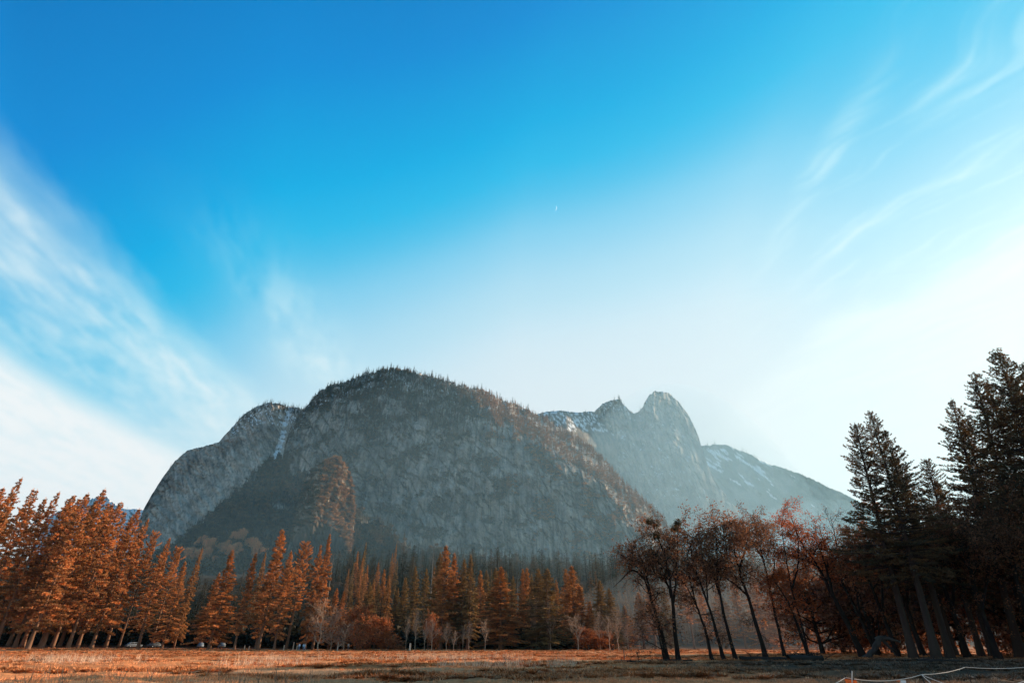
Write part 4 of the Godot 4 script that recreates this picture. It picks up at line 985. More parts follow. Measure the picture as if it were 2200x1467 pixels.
func mid_conifer(s: int, slim: float) -> Mesh:
	var r := rnd(s)
	var mb := MB.new()
	mb.tube([Vector3(0, -0.05, 0), Vector3(0, 0.5, 0), Vector3(0, 0.98, 0)], [0.014, 0.009, 0.002], 5, Color(0.6, 0.45, 0.35))
	for k in 260:
		var y := 0.1 + 0.89 * pow(r.randf(), 0.9)
		var rad := slim * (pow(1.02 - y, 0.8)) * r.randf_range(0.35, 1.15)
		var a := r.randf() * TAU
		var out := Vector3(cos(a), 0, sin(a))
		var d := (out + Vector3(r.randf_range(-0.5, 0.5), r.randf_range(-0.6, 0.3), r.randf_range(-0.5, 0.5))) * (0.02 + 0.3 * slim * (1.05 - y))
		mb.leaf(Vector3(0, y, 0) + out * rad * 0.8, d, Vector3(-sin(a), r.randf_range(-0.4, 0.4), cos(a)) * (0.006 + 0.1 * slim * (1.1 - y)), Color(1, 1, 1) * r.randf_range(0.55, 1.3))
	return mb.mesh(M.needles)

func make_understory() -> void:
	var kinds := [mid_conifer(71, 0.16), mid_conifer(72, 0.2), mid_conifer(73, 0.13), mid_conifer(74, 0.24)]
	var bufs := [PackedFloat32Array(), PackedFloat32Array(), PackedFloat32Array(), PackedFloat32Array()]
	var r := rnd(75)
	for i in 9000:
		var d := 205.0 + 820.0 * pow(r.randf(), 1.5)
		var x := r.randf_range(-1.15, 1.1) * d
		if big.get_noise_2d(x * 5.0, d * 5.0) < r.randf_range(-0.35, 0.15) and d > 260: continue
		if x / d > -0.63 and x / d < -0.4 and d > 330: continue
		# the woods stop short of the meadow arm behind the oaks
		if d < 216 and x > 40 and x < 190: continue
		var h := r.randf_range(7, 17) if d < 330 else r.randf_range(8, 26)
		put(bufs[r.randi_range(0, 3)], Vector3(x, ground_y(x, -d) - 0.5, -d), h, h * r.randf_range(0.8, 1.2), r, needle_tone(r, 0.1 if x < 20 or d > 320 else 0.6))  # dark needle colour stands in for shade on the hillside
	for k in 4: scatter("hillside_forest", "dark conifers covering the hillside behind the tree line", kinds[k], bufs[k])
	var bushes := [far_bush(76), far_bush(77)]
	bufs = [PackedFloat32Array(), PackedFloat32Array()]
	for i in 5200:
		var d := r.randf_range(186.0, 232.0)
		var x := r.randf_range(-1.2, 0.16) * d
		if x < -70 and d < 194: continue
		var h := r.randf_range(2.5, 8.0)
		put(bufs[i % 2], Vector3(x, ground_y(x, -d) - 0.3, -d), h, h * r.randf_range(0.8, 1.5), r, Color(0.035, 0.03, 0.02) * r.randf_range(0.6, 1.5))  # added bushes, coloured near black to give the shade between the trunks
	for k in 2: scatter("forest_undergrowth", "dark undergrowth added as shade between the trunks behind the meadow", bushes[k], bufs[k])

func put(buf: PackedFloat32Array, p: Vector3, h: float, w: float, r: RandomNumberGenerator, c: Color) -> void:
	var yaw := r.randf() * TAU
	buf.append_array(PackedFloat32Array([cos(yaw) * w, 0, sin(yaw) * w, p.x, 0, h, 0, p.y, -sin(yaw) * w, 0, cos(yaw) * w, p.z, c.r, c.g, c.b, 1.0]))

# branching for broadleaf trees
func grow(bm: MB, lm: MB, p: Vector3, d: Vector3, len: float, rad: float, depth: int, o: Dictionary, r: RandomNumberGenerator) -> void:
	var n := 4 if depth > 0 else 2
	var pts := [p]
	var rr := [rad]
	var dir := d
	for i in n:
		dir = (dir + Vector3(r.randf_range(-1, 1), r.randf_range(-1, 1), r.randf_range(-1, 1)) * o.wander + Vector3.UP * (o.up if depth > 1 else o.up_tip)).normalized()
		p += dir * len / n
		pts.append(p)
		rr.append(rad * (1.0 - 0.75 * (i + 1) / n))
		if depth > 0:
			var kids: int = o.kids[mini(depth, o.kids.size() - 1)]
			for k in kids:
				if r.randf() > 0.75: continue
				var ax := dir.cross(Vector3(r.randf_range(-1, 1), r.randf_range(-1, 1), r.randf_range(-1, 1))).normalized()
				grow(bm, lm, p, dir.rotated(ax, r.randf_range(0.5, 1.15) * o.spread), len * r.randf_range(0.42, 0.7), rad * 0.55 * (1.0 - 0.4 * i / n), depth - 1, o, r)
	bm.tube(pts, rr, 4 if depth > 1 else 3, o.bark)
	if depth <= 1:
		var nl: float = o.leaves * (0.35 if depth == 1 else 1.0)
		var count := int(nl) + (1 if r.randf() < nl - int(nl) else 0)
		if r.randf() < o.bald: count = 0
		for k in count:
			var q: Vector3 = pts[r.randi_range(0, pts.size() - 1)] + Vector3(r.randf_range(-1, 1), r.randf_range(-1, 1), r.randf_range(-1, 1)) * o.loose
			var ld: Vector3 = Vector3(r.randf_range(-1, 1), r.randf_range(-1.1, 0.6), r.randf_range(-1, 1)).normalized() * o.ls * r.randf_range(0.6, 1.25)
			lm.leaf(q, ld, ld.cross(Vector3(r.randf_range(-1, 1), r.randf_range(-1, 1), r.randf_range(-1, 1))).normalized() * o.ls * 0.36, (o.col as Color).lerp(o.col2, r.randf()) * r.randf_range(0.7, 1.3))

const OAK_BARK := Color(0.02, 0.0145, 0.0115)

func make_oaks() -> void:
	var s := 300
	for row in OAKS:
		s += 1
		var r := rnd(s)
		var stems: Array = row[4]
		var foot: Vector3 = stems[0][0]
		foot.y = ground_y(foot.x, foot.z)
		var t := thing("black_oak", row[0], "oak tree", foot, "dark oaks in a row at the edge of the shade")
		var bm := MB.new()
		var lm := MB.new()
		var leafy: float = row[3]
		var o := {"wander": 0.3, "up": 0.04, "up_tip": -0.1, "kids": [0, 3, 2, 1], "spread": 1.0, "leaves": 3.5 * leafy, "bald": 0.35, "loose": 0.35, "ls": 0.24, "col": Color(0.33, 0.15, 0.075), "col2": Color(0.16, 0.08, 0.048), "bark": OAK_BARK}
		if leafy > 1.5: o.bald = 0.12
		var orange: bool = "orange" in row[0] and leafy > 0.5
		if orange:
			o.col = Color(0.5, 0.13, 0.035)
			o.col2 = Color(0.3, 0.09, 0.035)
		var first := true
		for st in stems:
			var tb := MB.new()
			var pts := []
			var cv := Curve3D.new()
			for i in st.size():
				var q: Vector3 = st[i] - foot
				if i == 0 and q.length() < 3.0: q = Vector3(q.x, -0.3, q.z)
				cv.add_point(q)
			for i in range(1, st.size() - 1):
				var tg: Vector3 = (st[i + 1] - st[i - 1]) * 0.18
				cv.set_point_in(i, -tg)
				cv.set_point_out(i, tg)
			var ln := cv.get_baked_length()
			var n := 16
			var rad := []
			var r0: float = 0.74 * row[1] * (1.0 if first else 0.55)
			for i in n + 1:
				var f := i / float(n)
				pts.append(cv.sample_baked(ln * f) + Vector3(r.randf_range(-1, 1), 0, r.randf_range(-1, 1)) * 0.05)
				rad.append(r0 * (1.0 - 0.86 * pow(f, 0.9)) * (1.5 if first and i == 0 else (1.15 if first and i == 1 else 1.0)))
			tb.tube(pts, rad, 8, OAK_BARK, r, 0.3, 0.1)
			part("trunk" if first else "limb", tb.mesh(M.bark), t)
			# boughs leave the upper part of every stem
			var stub: bool = not first and ln < 5.5 and s == 301
			if not stub:
				var lo := 0.5 if first else 0.25
				for b in int(13 if first else 10):
					var f := lo + (1.0 - lo) * pow((b + r.randf()) / (13.0 if first else 10.0), 0.9)
					var i := clampi(int(f * n), 1, n)
					var along: Vector3 = (pts[i] - pts[i - 1]).normalized()
					var az := r.randf() * TAU
					var side := Vector3(cos(az), r.randf_range(-0.1, 0.5), sin(az))
					grow(bm, lm, pts[i], (along * 0.45 + side).normalized(), row[2] * r.randf_range(0.75, 1.25) * (1.1 - 0.45 * f), maxf(rad[i] * 0.5, 0.045), 2, o, r)
			first = false
		# a few low dead twigs
		for b in 3:
			var base: Vector3 = stems[0][1] - foot
			grow(bm, lm, base * r.randf_range(0.6, 1.3), Vector3(r.randf_range(-1, 1), -0.1, r.randf_range(-1, 1)).normalized(), 1.8, 0.04, 1, o, r)
		part("branches", bm.mesh(M.bark), t, true)
		if lm.v.size(): part("leaves", lm.mesh(M.leaves), t, true)
		if s == 302:
			for k in 9:
				var g := MB.new()
				var st: Array = stems[k % 3]
				var at: Vector3 = (st[-1] - foot).lerp(st[-2] - foot, r.randf_range(0.0, 1.3)) + Vector3(r.randf_range(-1, 1), r.randf_range(-0.6, 0.6), r.randf_range(-1, 1)) * 0.7
				for m in 240:
					var dd := Vector3(r.randfn(), r.randfn() - 0.15, r.randfn()).normalized()
					g.leaf(at + dd * r.randf_range(0.05, 0.38), (dd + Vector3(0, -0.4, 0)) * 0.3, dd.cross(Vector3(r.randf(), r.randf(), r.randf())).normalized() * 0.05, Color(0.07, 0.055, 0.025) * r.randf_range(0.6, 1.4))
				part("mistletoe", g.mesh(M.leaves), t)

func make_brown_oaks() -> void:
	var oo := {"wander": 0.3, "up": 0.05, "up_tip": -0.05, "kids": [0, 3, 2, 1], "spread": 1.0, "leaves": 7.5, "bald": 0.05, "loose": 0.45, "ls": 0.4, "col": Color(0.33, 0.15, 0.08), "col2": Color(0.18, 0.085, 0.05), "bark": OAK_BARK, "lean": 0.05, "trunk": 0.85, "tr": 0.022, "boughs": 24, "first": 0.12, "rise": 0.35, "depth": 2}
	var kinds := [broad_proto(730, 15.0, 5.6, oo), broad_proto(731, 15.0, 5.6, oo)]
	var spots := [[54, -106, 15.0, "first"], [62, -114, 16.0, "second"], [60, -100, 17.0, "third"], [70, -112, 17.0, "fourth"], [67, -106, 17.0, "fifth"], [80, -110, 22.0, "sixth"], [74, -100, 20.0, "seventh"], [78, -92, 17.0, "eighth"], [90, -106, 24.0, "ninth"], [84, -98, 21.0, "tenth"], [88, -92, 21.0, "eleventh"], [97, -100, 25.0, "twelfth"]]
	var k := 0
	for q in spots:
		k += 1
		plant_broad("brown_oak", "brown leaved oak in the dark wood on the right, %s from its left side" % q[3], "oak tree", "brown oaks in the dark wood on the right", q[0], q[1], q[2], kinds[k % 2], 15.0, 1.25, 740 + k)

func make_live_oaks() -> void:
	var oo := {"wander": 0.3, "up": 0.08, "up_tip": 0.02, "kids": [0, 3, 2, 1], "spread": 1.0, "leaves": 7.0, "bald": 0.1, "loose": 0.6, "ls": 0.7, "col": Color(0.8, 0.42, 0.2), "col2": Color(0.6, 0.3, 0.15), "bark": Color(0.12, 0.09, 0.07), "lean": 0.05, "trunk": 0.8, "tr": 0.025, "boughs": 22, "first": 0.3, "rise": 0.35, "depth": 2}
	var kinds := [broad_proto(760, 14.0, 6.0, oo), broad_proto(761, 14.0, 6.0, oo)]
	var spots := [Vector2(-0.5778, 0.1255), Vector2(-0.5698, 0.1370), Vector2(-0.5581, 0.1201), Vector2(-0.5618, 0.1464), Vector2(-0.5549, 0.1542), Vector2(-0.5444, 0.1293), Vector2(-0.5426, 0.1432), Vector2(-0.5357, 0.1511), Vector2(-0.5257, 0.1216), Vector2(-0.5243, 0.1401), Vector2(-0.5130, 0.1324), Vector2(-0.5110, 0.1464), Vector2(-0.5007, 0.1262), Vector2(-0.5027, 0.1527), Vector2(-0.4907, 0.1386), Vector2(-0.4918, 0.1558), Vector2(-0.4855, 0.1637), Vector2(-0.4748, 0.1511), Vector2(-0.4646, 0.1401), Vector2(-0.4527, 0.1324)]
	var words := ["first", "second", "third", "fourth", "fifth", "sixth", "seventh", "eighth", "ninth", "tenth", "eleventh", "twelfth", "thirteenth", "fourteenth", "fifteenth", "sixteenth", "seventeenth", "eighteenth", "nineteenth", "twentieth"]
	var r := rnd(769)
	for i in spots.size():
		var q: Vector2 = spots[i]
		var z := slope_depth(q.x, q.y)
		var h := r.randf_range(11.0, 24.0)
		var t := thing("live_oak", "round crowned sunlit oak on the slope behind the left pines, %s from the left" % words[i], "oak tree", Vector3(q.x * z, 0.8 + (q.y + r.randf_range(-0.004, 0.003)) * z, -z), "round oaks on the left slope")
		var p: Array = kinds[i % 2]
		part("trunk", p[0], t)
		part("branches", p[1], t, true)
		part("leaves", p[2], t, true)
		t.basis = Basis(Vector3.UP, r.randf() * TAU) * Basis.from_scale(Vector3(h * 0.85, h, h * 0.85) / 15.0)

func broad_proto(s: int, H: float, spread: float, o: Dictionary) -> Array:
	var r := rnd(s)
	var tb := MB.new()
	var bm := MB.new()
	var lm := MB.new()
	var pts := []
	var rad := []
	var lean: Vector3 = Vector3(r.randf_range(-1, 1), 0, r.randf_range(-1, 1)) * o.lean * H
	for i in 9:
		var t := i / 8.0
		pts.append(lean * t * t + Vector3(r.randf_range(-1, 1), 0, r.randf_range(-1, 1)) * 0.012 * H + Vector3(0, H * t * o.trunk, 0))
		rad.append(o.tr * H * (1.0 - 0.85 * t) * (1.3 if i == 0 else 1.0))
	pts[0] = Vector3(0, -0.4, 0)
	tb.tube(pts, rad, 7, o.bark, r, 0.2, 0.05)
	for b in int(o.boughs):
		var f: float = o.first + (1.0 - o.first) * (b + r.randf()) / o.boughs
		var i := clampi(int(f * 8.0), 1, 8)
		var az := r.randf() * TAU
		var dir := Vector3(cos(az), tan(o.rise) * r.randf_range(0.7, 1.3), sin(az)).normalized()
		grow(bm, lm, pts[i], dir, spread * (1.15 - 0.6 * f) * r.randf_range(0.7, 1.1), maxf(rad[i] * 0.55, 0.03), int(o.depth), o, r)
	return [tb.mesh(M.bark), bm.mesh(M.bark), lm.mesh(M.leaves) if lm.v.size() else null]

func plant_broad(called: String, label: String, category: String, group: String, x: float, z: float, h: float, p: Array, H0: float, sx: float, s: int) -> void:
	var r := rnd(s)
	var y := ground_y(x, z)
	var t := thing(called, label, category, Vector3(x, y, z), group)
	part("trunk", p[0], t)
	part("branches", p[1], t, true)
	if p[2]: part("leaves", p[2], t, true)
	var k := (h - y) / H0
	t.basis = Basis(Vector3.UP, r.randf() * TAU) * Basis.from_scale(Vector3(sx, k, sx))

func make_mid_trees() -> void:
	make_pine_kinds()
	var g := rnd(499)
	for q in [[Vector3(-55.56, 20.87, -200.00), "dead bare spike of a tree rising before the shaded slope right of the thicket"], [Vector3(-82.39, 38.23, -260.00), "thin pale dead trunk standing right of the twin orange pines"], [Vector3(2.09, 23.10, -215.00), "pale dead tree top among the cedars left of the broad right fir"], [Vector3(-39.18, 43.22, -280.00), "grey dead pole above the tree line left of its tallest fir"]]:
		var p: Vector3 = q[0]
		var gy := ground_y(p.x, p.z)
		var t := thing("dead_snag", q[1], "dead tree", Vector3(p.x, gy, p.z))
		var hh := p.y - gy
		var mb := MB.new()
		mb.tube([Vector3(0, -0.3, 0), Vector3(0.1, hh * 0.4, 0), Vector3(-0.05, hh * 0.8, 0), Vector3(0.1, hh, 0)], [0.3, 0.24, 0.14, 0.04], 8, Color(0.2, 0.16, 0.13), g, 0.3, 0.1)
		part("trunk", mb.mesh(M.bark), t)
		for k in 16:
			var y := hh * g.randf_range(0.35, 0.97)
			var a := g.randf() * TAU
			var l := g.randf_range(0.5, 2.2) * (1.2 - y / hh)
			mb = MB.new()
			mb.tube([Vector3(0, y, 0), Vector3(cos(a) * l * 0.6, y + 0.1, sin(a) * l * 0.6), Vector3(cos(a) * l, y - 0.25 * l, sin(a) * l)], [0.06, 0.04, 0.015], 4, Color(0.2, 0.16, 0.13))
			part("dead_branch", mb.mesh(M.bark), t)
	var s := 500
	for t in TREES:
		s += 1
		plant_pine(t[0], t[1], t[2], t[3], t[4], t[5], t[6], t[7], t[8], s)
	# bare pale trees
	var pale := Color(0.42, 0.29, 0.2)
	var bo := {"wander": 0.22, "up": 0.1, "up_tip": 0.06, "kids": [0, 2, 2, 1], "spread": 0.62, "leaves": 0.0, "bald": 1.0, "loose": 0.2, "ls": 0.2, "col": pale, "col2": pale, "bark": pale, "lean": 0.05, "trunk": 0.9, "tr": 0.011, "boughs": 20, "first": 0.3, "rise": 0.95, "depth": 2}
	var bares := []
	for k in 4:
		var o := bo.duplicate()
		if k == 3:
			o.merge({"rise": 0.7, "boughs": 26, "first": 0.15, "wander": 0.35, "spread": 0.8}, true)
		bares.append(broad_proto(700 + k, 12.0, 4.0, o))
	for b in BARE:
		s += 1
		plant_broad("bare_tree", b[0], "bare tree", "bare pale trees along the meadow edge", b[1], b[2], b[3], bares[3 if "twiggy" in b[0] or "thicket" in b[0] else s % 3], 11.5, b[4] / 2.6, s)
	var oo := {"wander": 0.3, "up": 0.05, "up_tip": -0.03, "kids": [0, 2, 2, 1], "spread": 1.0, "leaves": 7.0, "bald": 0.05, "loose": 0.35, "ls": 0.42, "col": Color(0.48, 0.17, 0.065), "col2": Color(0.3, 0.11, 0.045), "bark": Color(0.12, 0.08, 0.06), "lean": 0.06, "trunk": 0.75, "tr": 0.02, "boughs": 18, "first": 0.2, "rise": 0.5, "depth": 2}
	var orange := [broad_proto(720, 12.0, 4.6, oo), broad_proto(721, 12.0, 4.6, oo)]
	for b in ORANGE:
		s += 1
		plant_broad("orange_oak", b[0], "tree", "orange leaved trees along the meadow edge", b[1], b[2], b[3], orange[s % 2], 12.5, b[4] / 3.6, s)

func make_right_pines() -> void:
	var protos := []
	for k in 3:
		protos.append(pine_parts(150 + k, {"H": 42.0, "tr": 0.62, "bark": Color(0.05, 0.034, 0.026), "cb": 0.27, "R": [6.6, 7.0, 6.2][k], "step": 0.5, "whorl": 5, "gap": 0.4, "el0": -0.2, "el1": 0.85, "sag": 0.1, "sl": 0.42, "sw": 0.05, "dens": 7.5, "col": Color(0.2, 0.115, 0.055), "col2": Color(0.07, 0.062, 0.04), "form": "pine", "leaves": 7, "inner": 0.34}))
	var s := 800
	for q in RPINES:
		s += 1
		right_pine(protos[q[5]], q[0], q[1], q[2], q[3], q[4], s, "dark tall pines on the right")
	# the same stand goes on to the right of the view and shades the foreground
	for q in [[82, -68, 38], [70, -54, 35], [94, -78, 42], [60, -40, 33], [64, -30, 32], [80, -58, 38], [52, -32, 27], [76, -40, 38], [58, -18, 32], [84, -26, 38]]:
		s += 1
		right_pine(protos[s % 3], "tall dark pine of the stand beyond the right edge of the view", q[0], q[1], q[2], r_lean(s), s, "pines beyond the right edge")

func r_lean(s: int) -> float:
	return rnd(s).randf_range(-2, 2)

func right_pine(p: Array, label: String, x: float, z: float, top: float, lean: float, s: int, group: String) -> void:
	var r := rnd(s)
	var y := ground_y(x, z)
	var t := thing("tall_pine", label, "pine", Vector3(x, y, z), group)
	part("trunk", p[0], t)
	part("branches", p[1], t, true)
	part("needles", p[2], t, true)
	var k := (top - y) / 42.0
	t.basis = Basis(Vector3(0, 0, 1), -atan2(lean, top)) * Basis(Vector3.UP, r.randf() * TAU) * Basis.from_scale(Vector3(k, k, k) * Vector3(1, 1, 1))

# ------------------------------------------------------------------ grass and tussocks
func grass_tuft(s: int, h: float, n: int, spread: float, w: float) -> Mesh:
	var r := rnd(s)
	var mb := MB.new()
	for k in n:
		var a := r.randf() * TAU
		var o := Vector3(cos(a), 0, sin(a)) * spread * sqrt(r.randf())
		var lean := Vector3(r.randfn(), 0, r.randfn()) * 0.28 * h
		var q := Vector3(-sin(a + 1.0), 0, cos(a + 1.0)) * w
		mb.blade(o - Vector3(0, 0.03, 0), o + lean + Vector3(0, h * r.randf_range(0.5, 1.1), 0), q, Color(1, 1, 1) * r.randf_range(0.7, 1.3))
	return mb.mesh(M.grass)

func tussock(s: int) -> Mesh:
	var r := rnd(s)
	var mb := MB.new()
	for k in 46:
		var d := Vector3(r.randfn(), absf(r.randfn()) * 0.7 + 0.1, r.randfn()).normalized()
		var p := Vector3(d.x * 0.25, 0.02, d.z * 0.25)
		mb.blade(p, p + d * r.randf_range(0.25, 0.5), d.cross(Vector3(0.2, 1, 0.3)).normalized() * 0.06, Color(1, 1, 1) * r.randf_range(0.6, 1.3))
	return mb.mesh(M.grass)

func soil_and_shade(x: float, d: float) -> float:
	# 1 where the bare dark soil lies on the right, partial where foreground shade is painted in, 0 in the straw meadow
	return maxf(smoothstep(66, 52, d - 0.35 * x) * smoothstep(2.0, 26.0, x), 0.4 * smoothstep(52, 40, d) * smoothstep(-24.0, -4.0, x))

func make_grass() -> void:
	var r := rnd(90)
	var low := [grass_tuft(91, 0.1, 12, 0.18, 0.014), grass_tuft(92, 0.14, 10, 0.16, 0.014)]
	var bufs := [PackedFloat32Array(), PackedFloat32Array()]
	var patch := fnl(35, 0.05, 3)
	for i in 46000:
		var d := 22.0 + 55.0 * pow(r.randf(), 1.2)
		var x := r.randf_range(-0.95, 0.95) * d
		var den := patch.get_noise_2d(x, d * 2.0)
		if r.randf() > 0.5 + den: continue
		var k := soil_and_shade(x, d)
		var c := Color(0.8, 0.34, 0.15).lerp(Color(0.2, 0.125, 0.08), k * 0.9) * r.randf_range(0.7, 1.3)  # grass darkens with the soil and with the painted foreground shade
		if r.randf() < 0.1: c = c.lerp(Color(0.75, 0.52, 0.34), 0.5)
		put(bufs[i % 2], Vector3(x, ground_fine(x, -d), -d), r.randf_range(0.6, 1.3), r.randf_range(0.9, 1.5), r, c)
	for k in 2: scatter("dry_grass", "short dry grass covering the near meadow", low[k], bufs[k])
	# tussocks farther out, in clumps that throw small shadows
	var tus := [tussock(93), tussock(94)]
	bufs = [PackedFloat32Array(), PackedFloat32Array()]
	for i in 60000:
		var d := 34.0 + 150.0 * r.randf()
		var x := r.randf_range(-0.95, 0.95) * d
		if patch.get_noise_2d(x * 0.45 + 40.0, d * 2.6) < 0.1: continue
		var k := soil_and_shade(x, d)
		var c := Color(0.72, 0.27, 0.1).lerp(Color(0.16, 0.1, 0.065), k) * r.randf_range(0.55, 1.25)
		if d > 180 and x < -60: continue
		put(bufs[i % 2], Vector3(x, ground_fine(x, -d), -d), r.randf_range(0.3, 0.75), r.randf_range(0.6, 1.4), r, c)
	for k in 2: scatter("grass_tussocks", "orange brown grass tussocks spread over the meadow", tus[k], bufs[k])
	# pale tall stalks
	var st := [grass_tuft(95, 1.0, 5, 0.12, 0.016), grass_tuft(96, 0.8, 7, 0.2, 0.014)]
	bufs = [PackedFloat32Array(), PackedFloat32Array()]
	for i in 4500:
		var d := r.randf_range(50, 80)
		var x := r.randf_range(-0.9, 0.12) * d
		if patch.get_noise_2d(x * 0.8 - 70.0, d * 1.2) < 0.16 or soil_and_shade(x, d) > 0.6: continue
		put(bufs[i % 2], Vector3(x, ground_fine(x, -d), -d), r.randf_range(0.5, 1.1), 1.0, r, Color(0.8, 0.55, 0.38) * r.randf_range(0.7, 1.15))
	for i in 36:
		var d := r.randf_range(29, 35)
		var x := r.randf_range(-0.85, -0.28) * d
		put(bufs[i % 2], Vector3(x, ground_fine(x, -d), -d), r.randf_range(0.7, 1.3), 1.2, r, Color(0.3, 0.2, 0.13) * r.randf_range(0.6, 1.4))
	for k in 2: scatter("grass_stalks", "tall pale dry grass stalks standing in the meadow", st[k], bufs[k])

# ------------------------------------------------------------------ small things
func stick(mb: MB, pts: Array, r0: float, r1: float, col: Color, g: RandomNumberGenerator, sides := 7) -> void:
	var rad := []
	for i in pts.size(): rad.append(lerpf(r0, r1, i / float(pts.size() - 1)))
	mb.tube(pts, rad, sides, col, g, 0.4, 0.24)

func onground(x: float, z: float) -> Vector3:
	return Vector3(x, ground_fine(x, z), z)

func make_wood() -> void:
	var g := rnd(200)
	var grey := Color(0.062, 0.05, 0.042)
	# uprooted stump, pale and leaning
	var at := onground(48.5, -80.0)
	var t := thing("uprooted_stump", "pale weathered uprooted stump leaning left below the dark pines", "stump", at)
	var mb := MB.new()
	stick(mb, [Vector3(-3.0, 0.1, 0.3), Vector3(-2.5, 0.2, 0.2), Vector3(-1.9, 0.5, 0.1), Vector3(-1.5, 0.75, 0.0), Vector3(-1.0, 1.05, 0.1), Vector3(-0.7, 1.45, 0), Vector3(-0.2, 1.8, 0.06), Vector3(0.1, 2.25, 0), Vector3(0.5, 2.4, 0)], 0.3, 0.34, grey, g, 9)
	part("trunk", mb.mesh(M.bark), t)
	mb = MB.new()
	stick(mb, [Vector3(-0.3, 2.15, 0), Vector3(0.2, 2.4, 0.1), Vector3(0.8, 2.4, 0.0), Vector3(1.3, 2.35, 0.14), Vector3(1.8, 2.2, 0.1), Vector3(2.3, 2.15, 0.0), Vector3(2.7, 1.95, 0.1)], 0.34, 0.12, grey * 1.15, g, 9)
	part("broken_top", mb.mesh(M.bark), t)
	for q in [[Vector3(0.4, 2.2, 0), Vector3(1.0, 1.2, 0.5), Vector3(1.3, 0.3, 0.8)], [Vector3(0.6, 2.3, 0), Vector3(1.5, 1.3, -0.3), Vector3(2.3, 0.9, -0.5)], [Vector3(-1.9, 0.5, 0), Vector3(-1.6, 0.1, 0.8), Vector3(-1.2, -0.1, 1.2)], [Vector3(-2.8, 0.1, 0.3), Vector3(-3.9, 0.15, 0.5), Vector3(-4.8, 0.05, 0.5)]]:
		mb = MB.new()
		stick(mb, q, 0.16, 0.05, grey * 0.8, g)
		part("root", mb.mesh(M.bark), t)
	# logs on the ground
	var dark := Color(0.032, 0.024, 0.02)
	for q in [["fallen dark log lying behind the foot of the sixth oak", 29.0, -70.5, 5.5, 0.32, 0.15], ["rotten dark log with stubs right of the sixth oak", 33.5, -70.0, 4.0, 0.4, -0.1], ["thin fallen branch before the two stemmed oak", 17.5, -66.0, 3.6, 0.1, 0.3], ["fallen dark limb in front of the first oak", 13.0, -65.5, 4.4, 0.12, -0.12], ["half buried log on the bare ground in front of the thick leaning oak", 43.0, -62.0, 4.2, 0.2, 0.05], ["long grey fallen branch beside the uprooted stump", 55.5, -79.0, 6.0, 0.16, -0.3]]:
		var p := onground(q[1], q[2])
		var l := thing("fallen_log", q[0], "log", p, "fallen wood under the oaks")
		mb = MB.new()
		var n := 6
		var pts := []
		for i in n: pts.append(Vector3((i / 5.0 - 0.5) * q[3], 0.6 * q[4] + 0.06 * g.randf(), (i / 5.0 - 0.5) * q[5] * 2.0 + 0.08 * g.randf_range(-1, 1)))
		stick(mb, pts, q[4], q[4] * 0.7, dark, g, 8)
		part("log", mb.mesh(M.bark), l)
		for k in 3:
			mb = MB.new()
			var b: Vector3 = pts[1 + k]
			stick(mb, [b, b + Vector3(g.randf_range(-0.4, 0.4), 0.4, g.randf_range(-0.3, 0.3)), b + Vector3(g.randf_range(-0.9, 0.9), g.randf_range(0.5, 1.1), g.randf_range(-0.4, 0.6))], q[4] * 0.3, 0.015, dark, g, 5)
			part("branch_stub", mb.mesh(M.bark), l)
	# brush heap
	var h := thing("brush_heap", "heap of dark broken branches on the ground between sixth and seventh oak", "brush heap", onground(35.5, -73.5))
	for k in 26:
		mb = MB.new()
		var a := g.randf_range(-1.8, 1.8)
		var b := Vector3(a, 0.05, g.randf_range(-0.6, 0.6))
		stick(mb, [b, b + Vector3(g.randf_range(-0.8, 0.8), g.randf_range(0.2, 0.7), 0), b + Vector3(g.randf_range(-1.6, 1.6), g.randf_range(0.1, 1.0), g.randf_range(-0.4, 0.4))], 0.07, 0.015, dark, g, 4)
		part("stick", mb.mesh(M.bark), h)
	# a short stake and posts along the far edge of the meadow
	var posts := [[Vector3(13.56, 0.56, -74.00), 1.3, 0.07, "short dark stake left of the first oak at the edge of the shade", 0.3], [Vector3(-59.27, 0.40, -158.00), 1.3, 0.13, "pale short post left of the twin pines, leftmost of three", 1.0], [Vector3(-56.88, 0.51, -158.00), 1.9, 0.13, "tallest of the pale posts at the foot of the twin pines", 1.0], [Vector3(-55.54, 0.41, -157.00), 1.1, 0.13, "small pale post right beside the tallest one", 1.0], [Vector3(-69.53, 0.40, -158.00), 1.2, 0.12, "pale post just right of the slim bright pine trunk", 1.0], [Vector3(-68.33, 0.40, -158.00), 1.0, 0.12, "lower pale post, second right of the slim bright pine", 1.0], [Vector3(-25.51, 0.05, -152.00), 1.7, 0.22, "broad pale post standing before the thin bare sapling", 1.6]]
	for q in posts:
		var p: Vector3 = q[0]
		var o := MB.new()
		o.tube([Vector3(0, -0.2, 0), Vector3(0.01, q[1] * 0.5, 0), Vector3(0, q[1] - 0.04, 0.02), Vector3(0, q[1], 0.02)], [q[2], q[2] * 0.95, q[2] * 0.9, q[2] * 0.4], 8, Color(0.42, 0.3, 0.22) * q[4], g, 0.15, 0.05)
		var w := part("wooden_post", o.mesh(M.matte), self)
		tag(w, q[3], "post", "posts along the meadow edge")
		w.position = Vector3(p.x, ground_fine(p.x, p.z), p.z)
	# forked dead sapling
	var sp: Vector3 = Vector3(-43.04, 0.87, -150.00)
	var d := thing("dead_sapling", "small pale forked dead sapling in front of the low bare thicket", "dead tree", Vector3(sp.x, ground_fine(sp.x, sp.z), sp.z))
	mb = MB.new()
	stick(mb, [Vector3(0, -0.2, 0), Vector3(0.05, 0.7, 0), Vector3(0.0, 1.4, 0), Vector3(0.1, 2.1, 0)], 0.16, 0.07, Color(0.5, 0.36, 0.27), g)
	part("trunk", mb.mesh(M.matte), d)
	mb = MB.new()
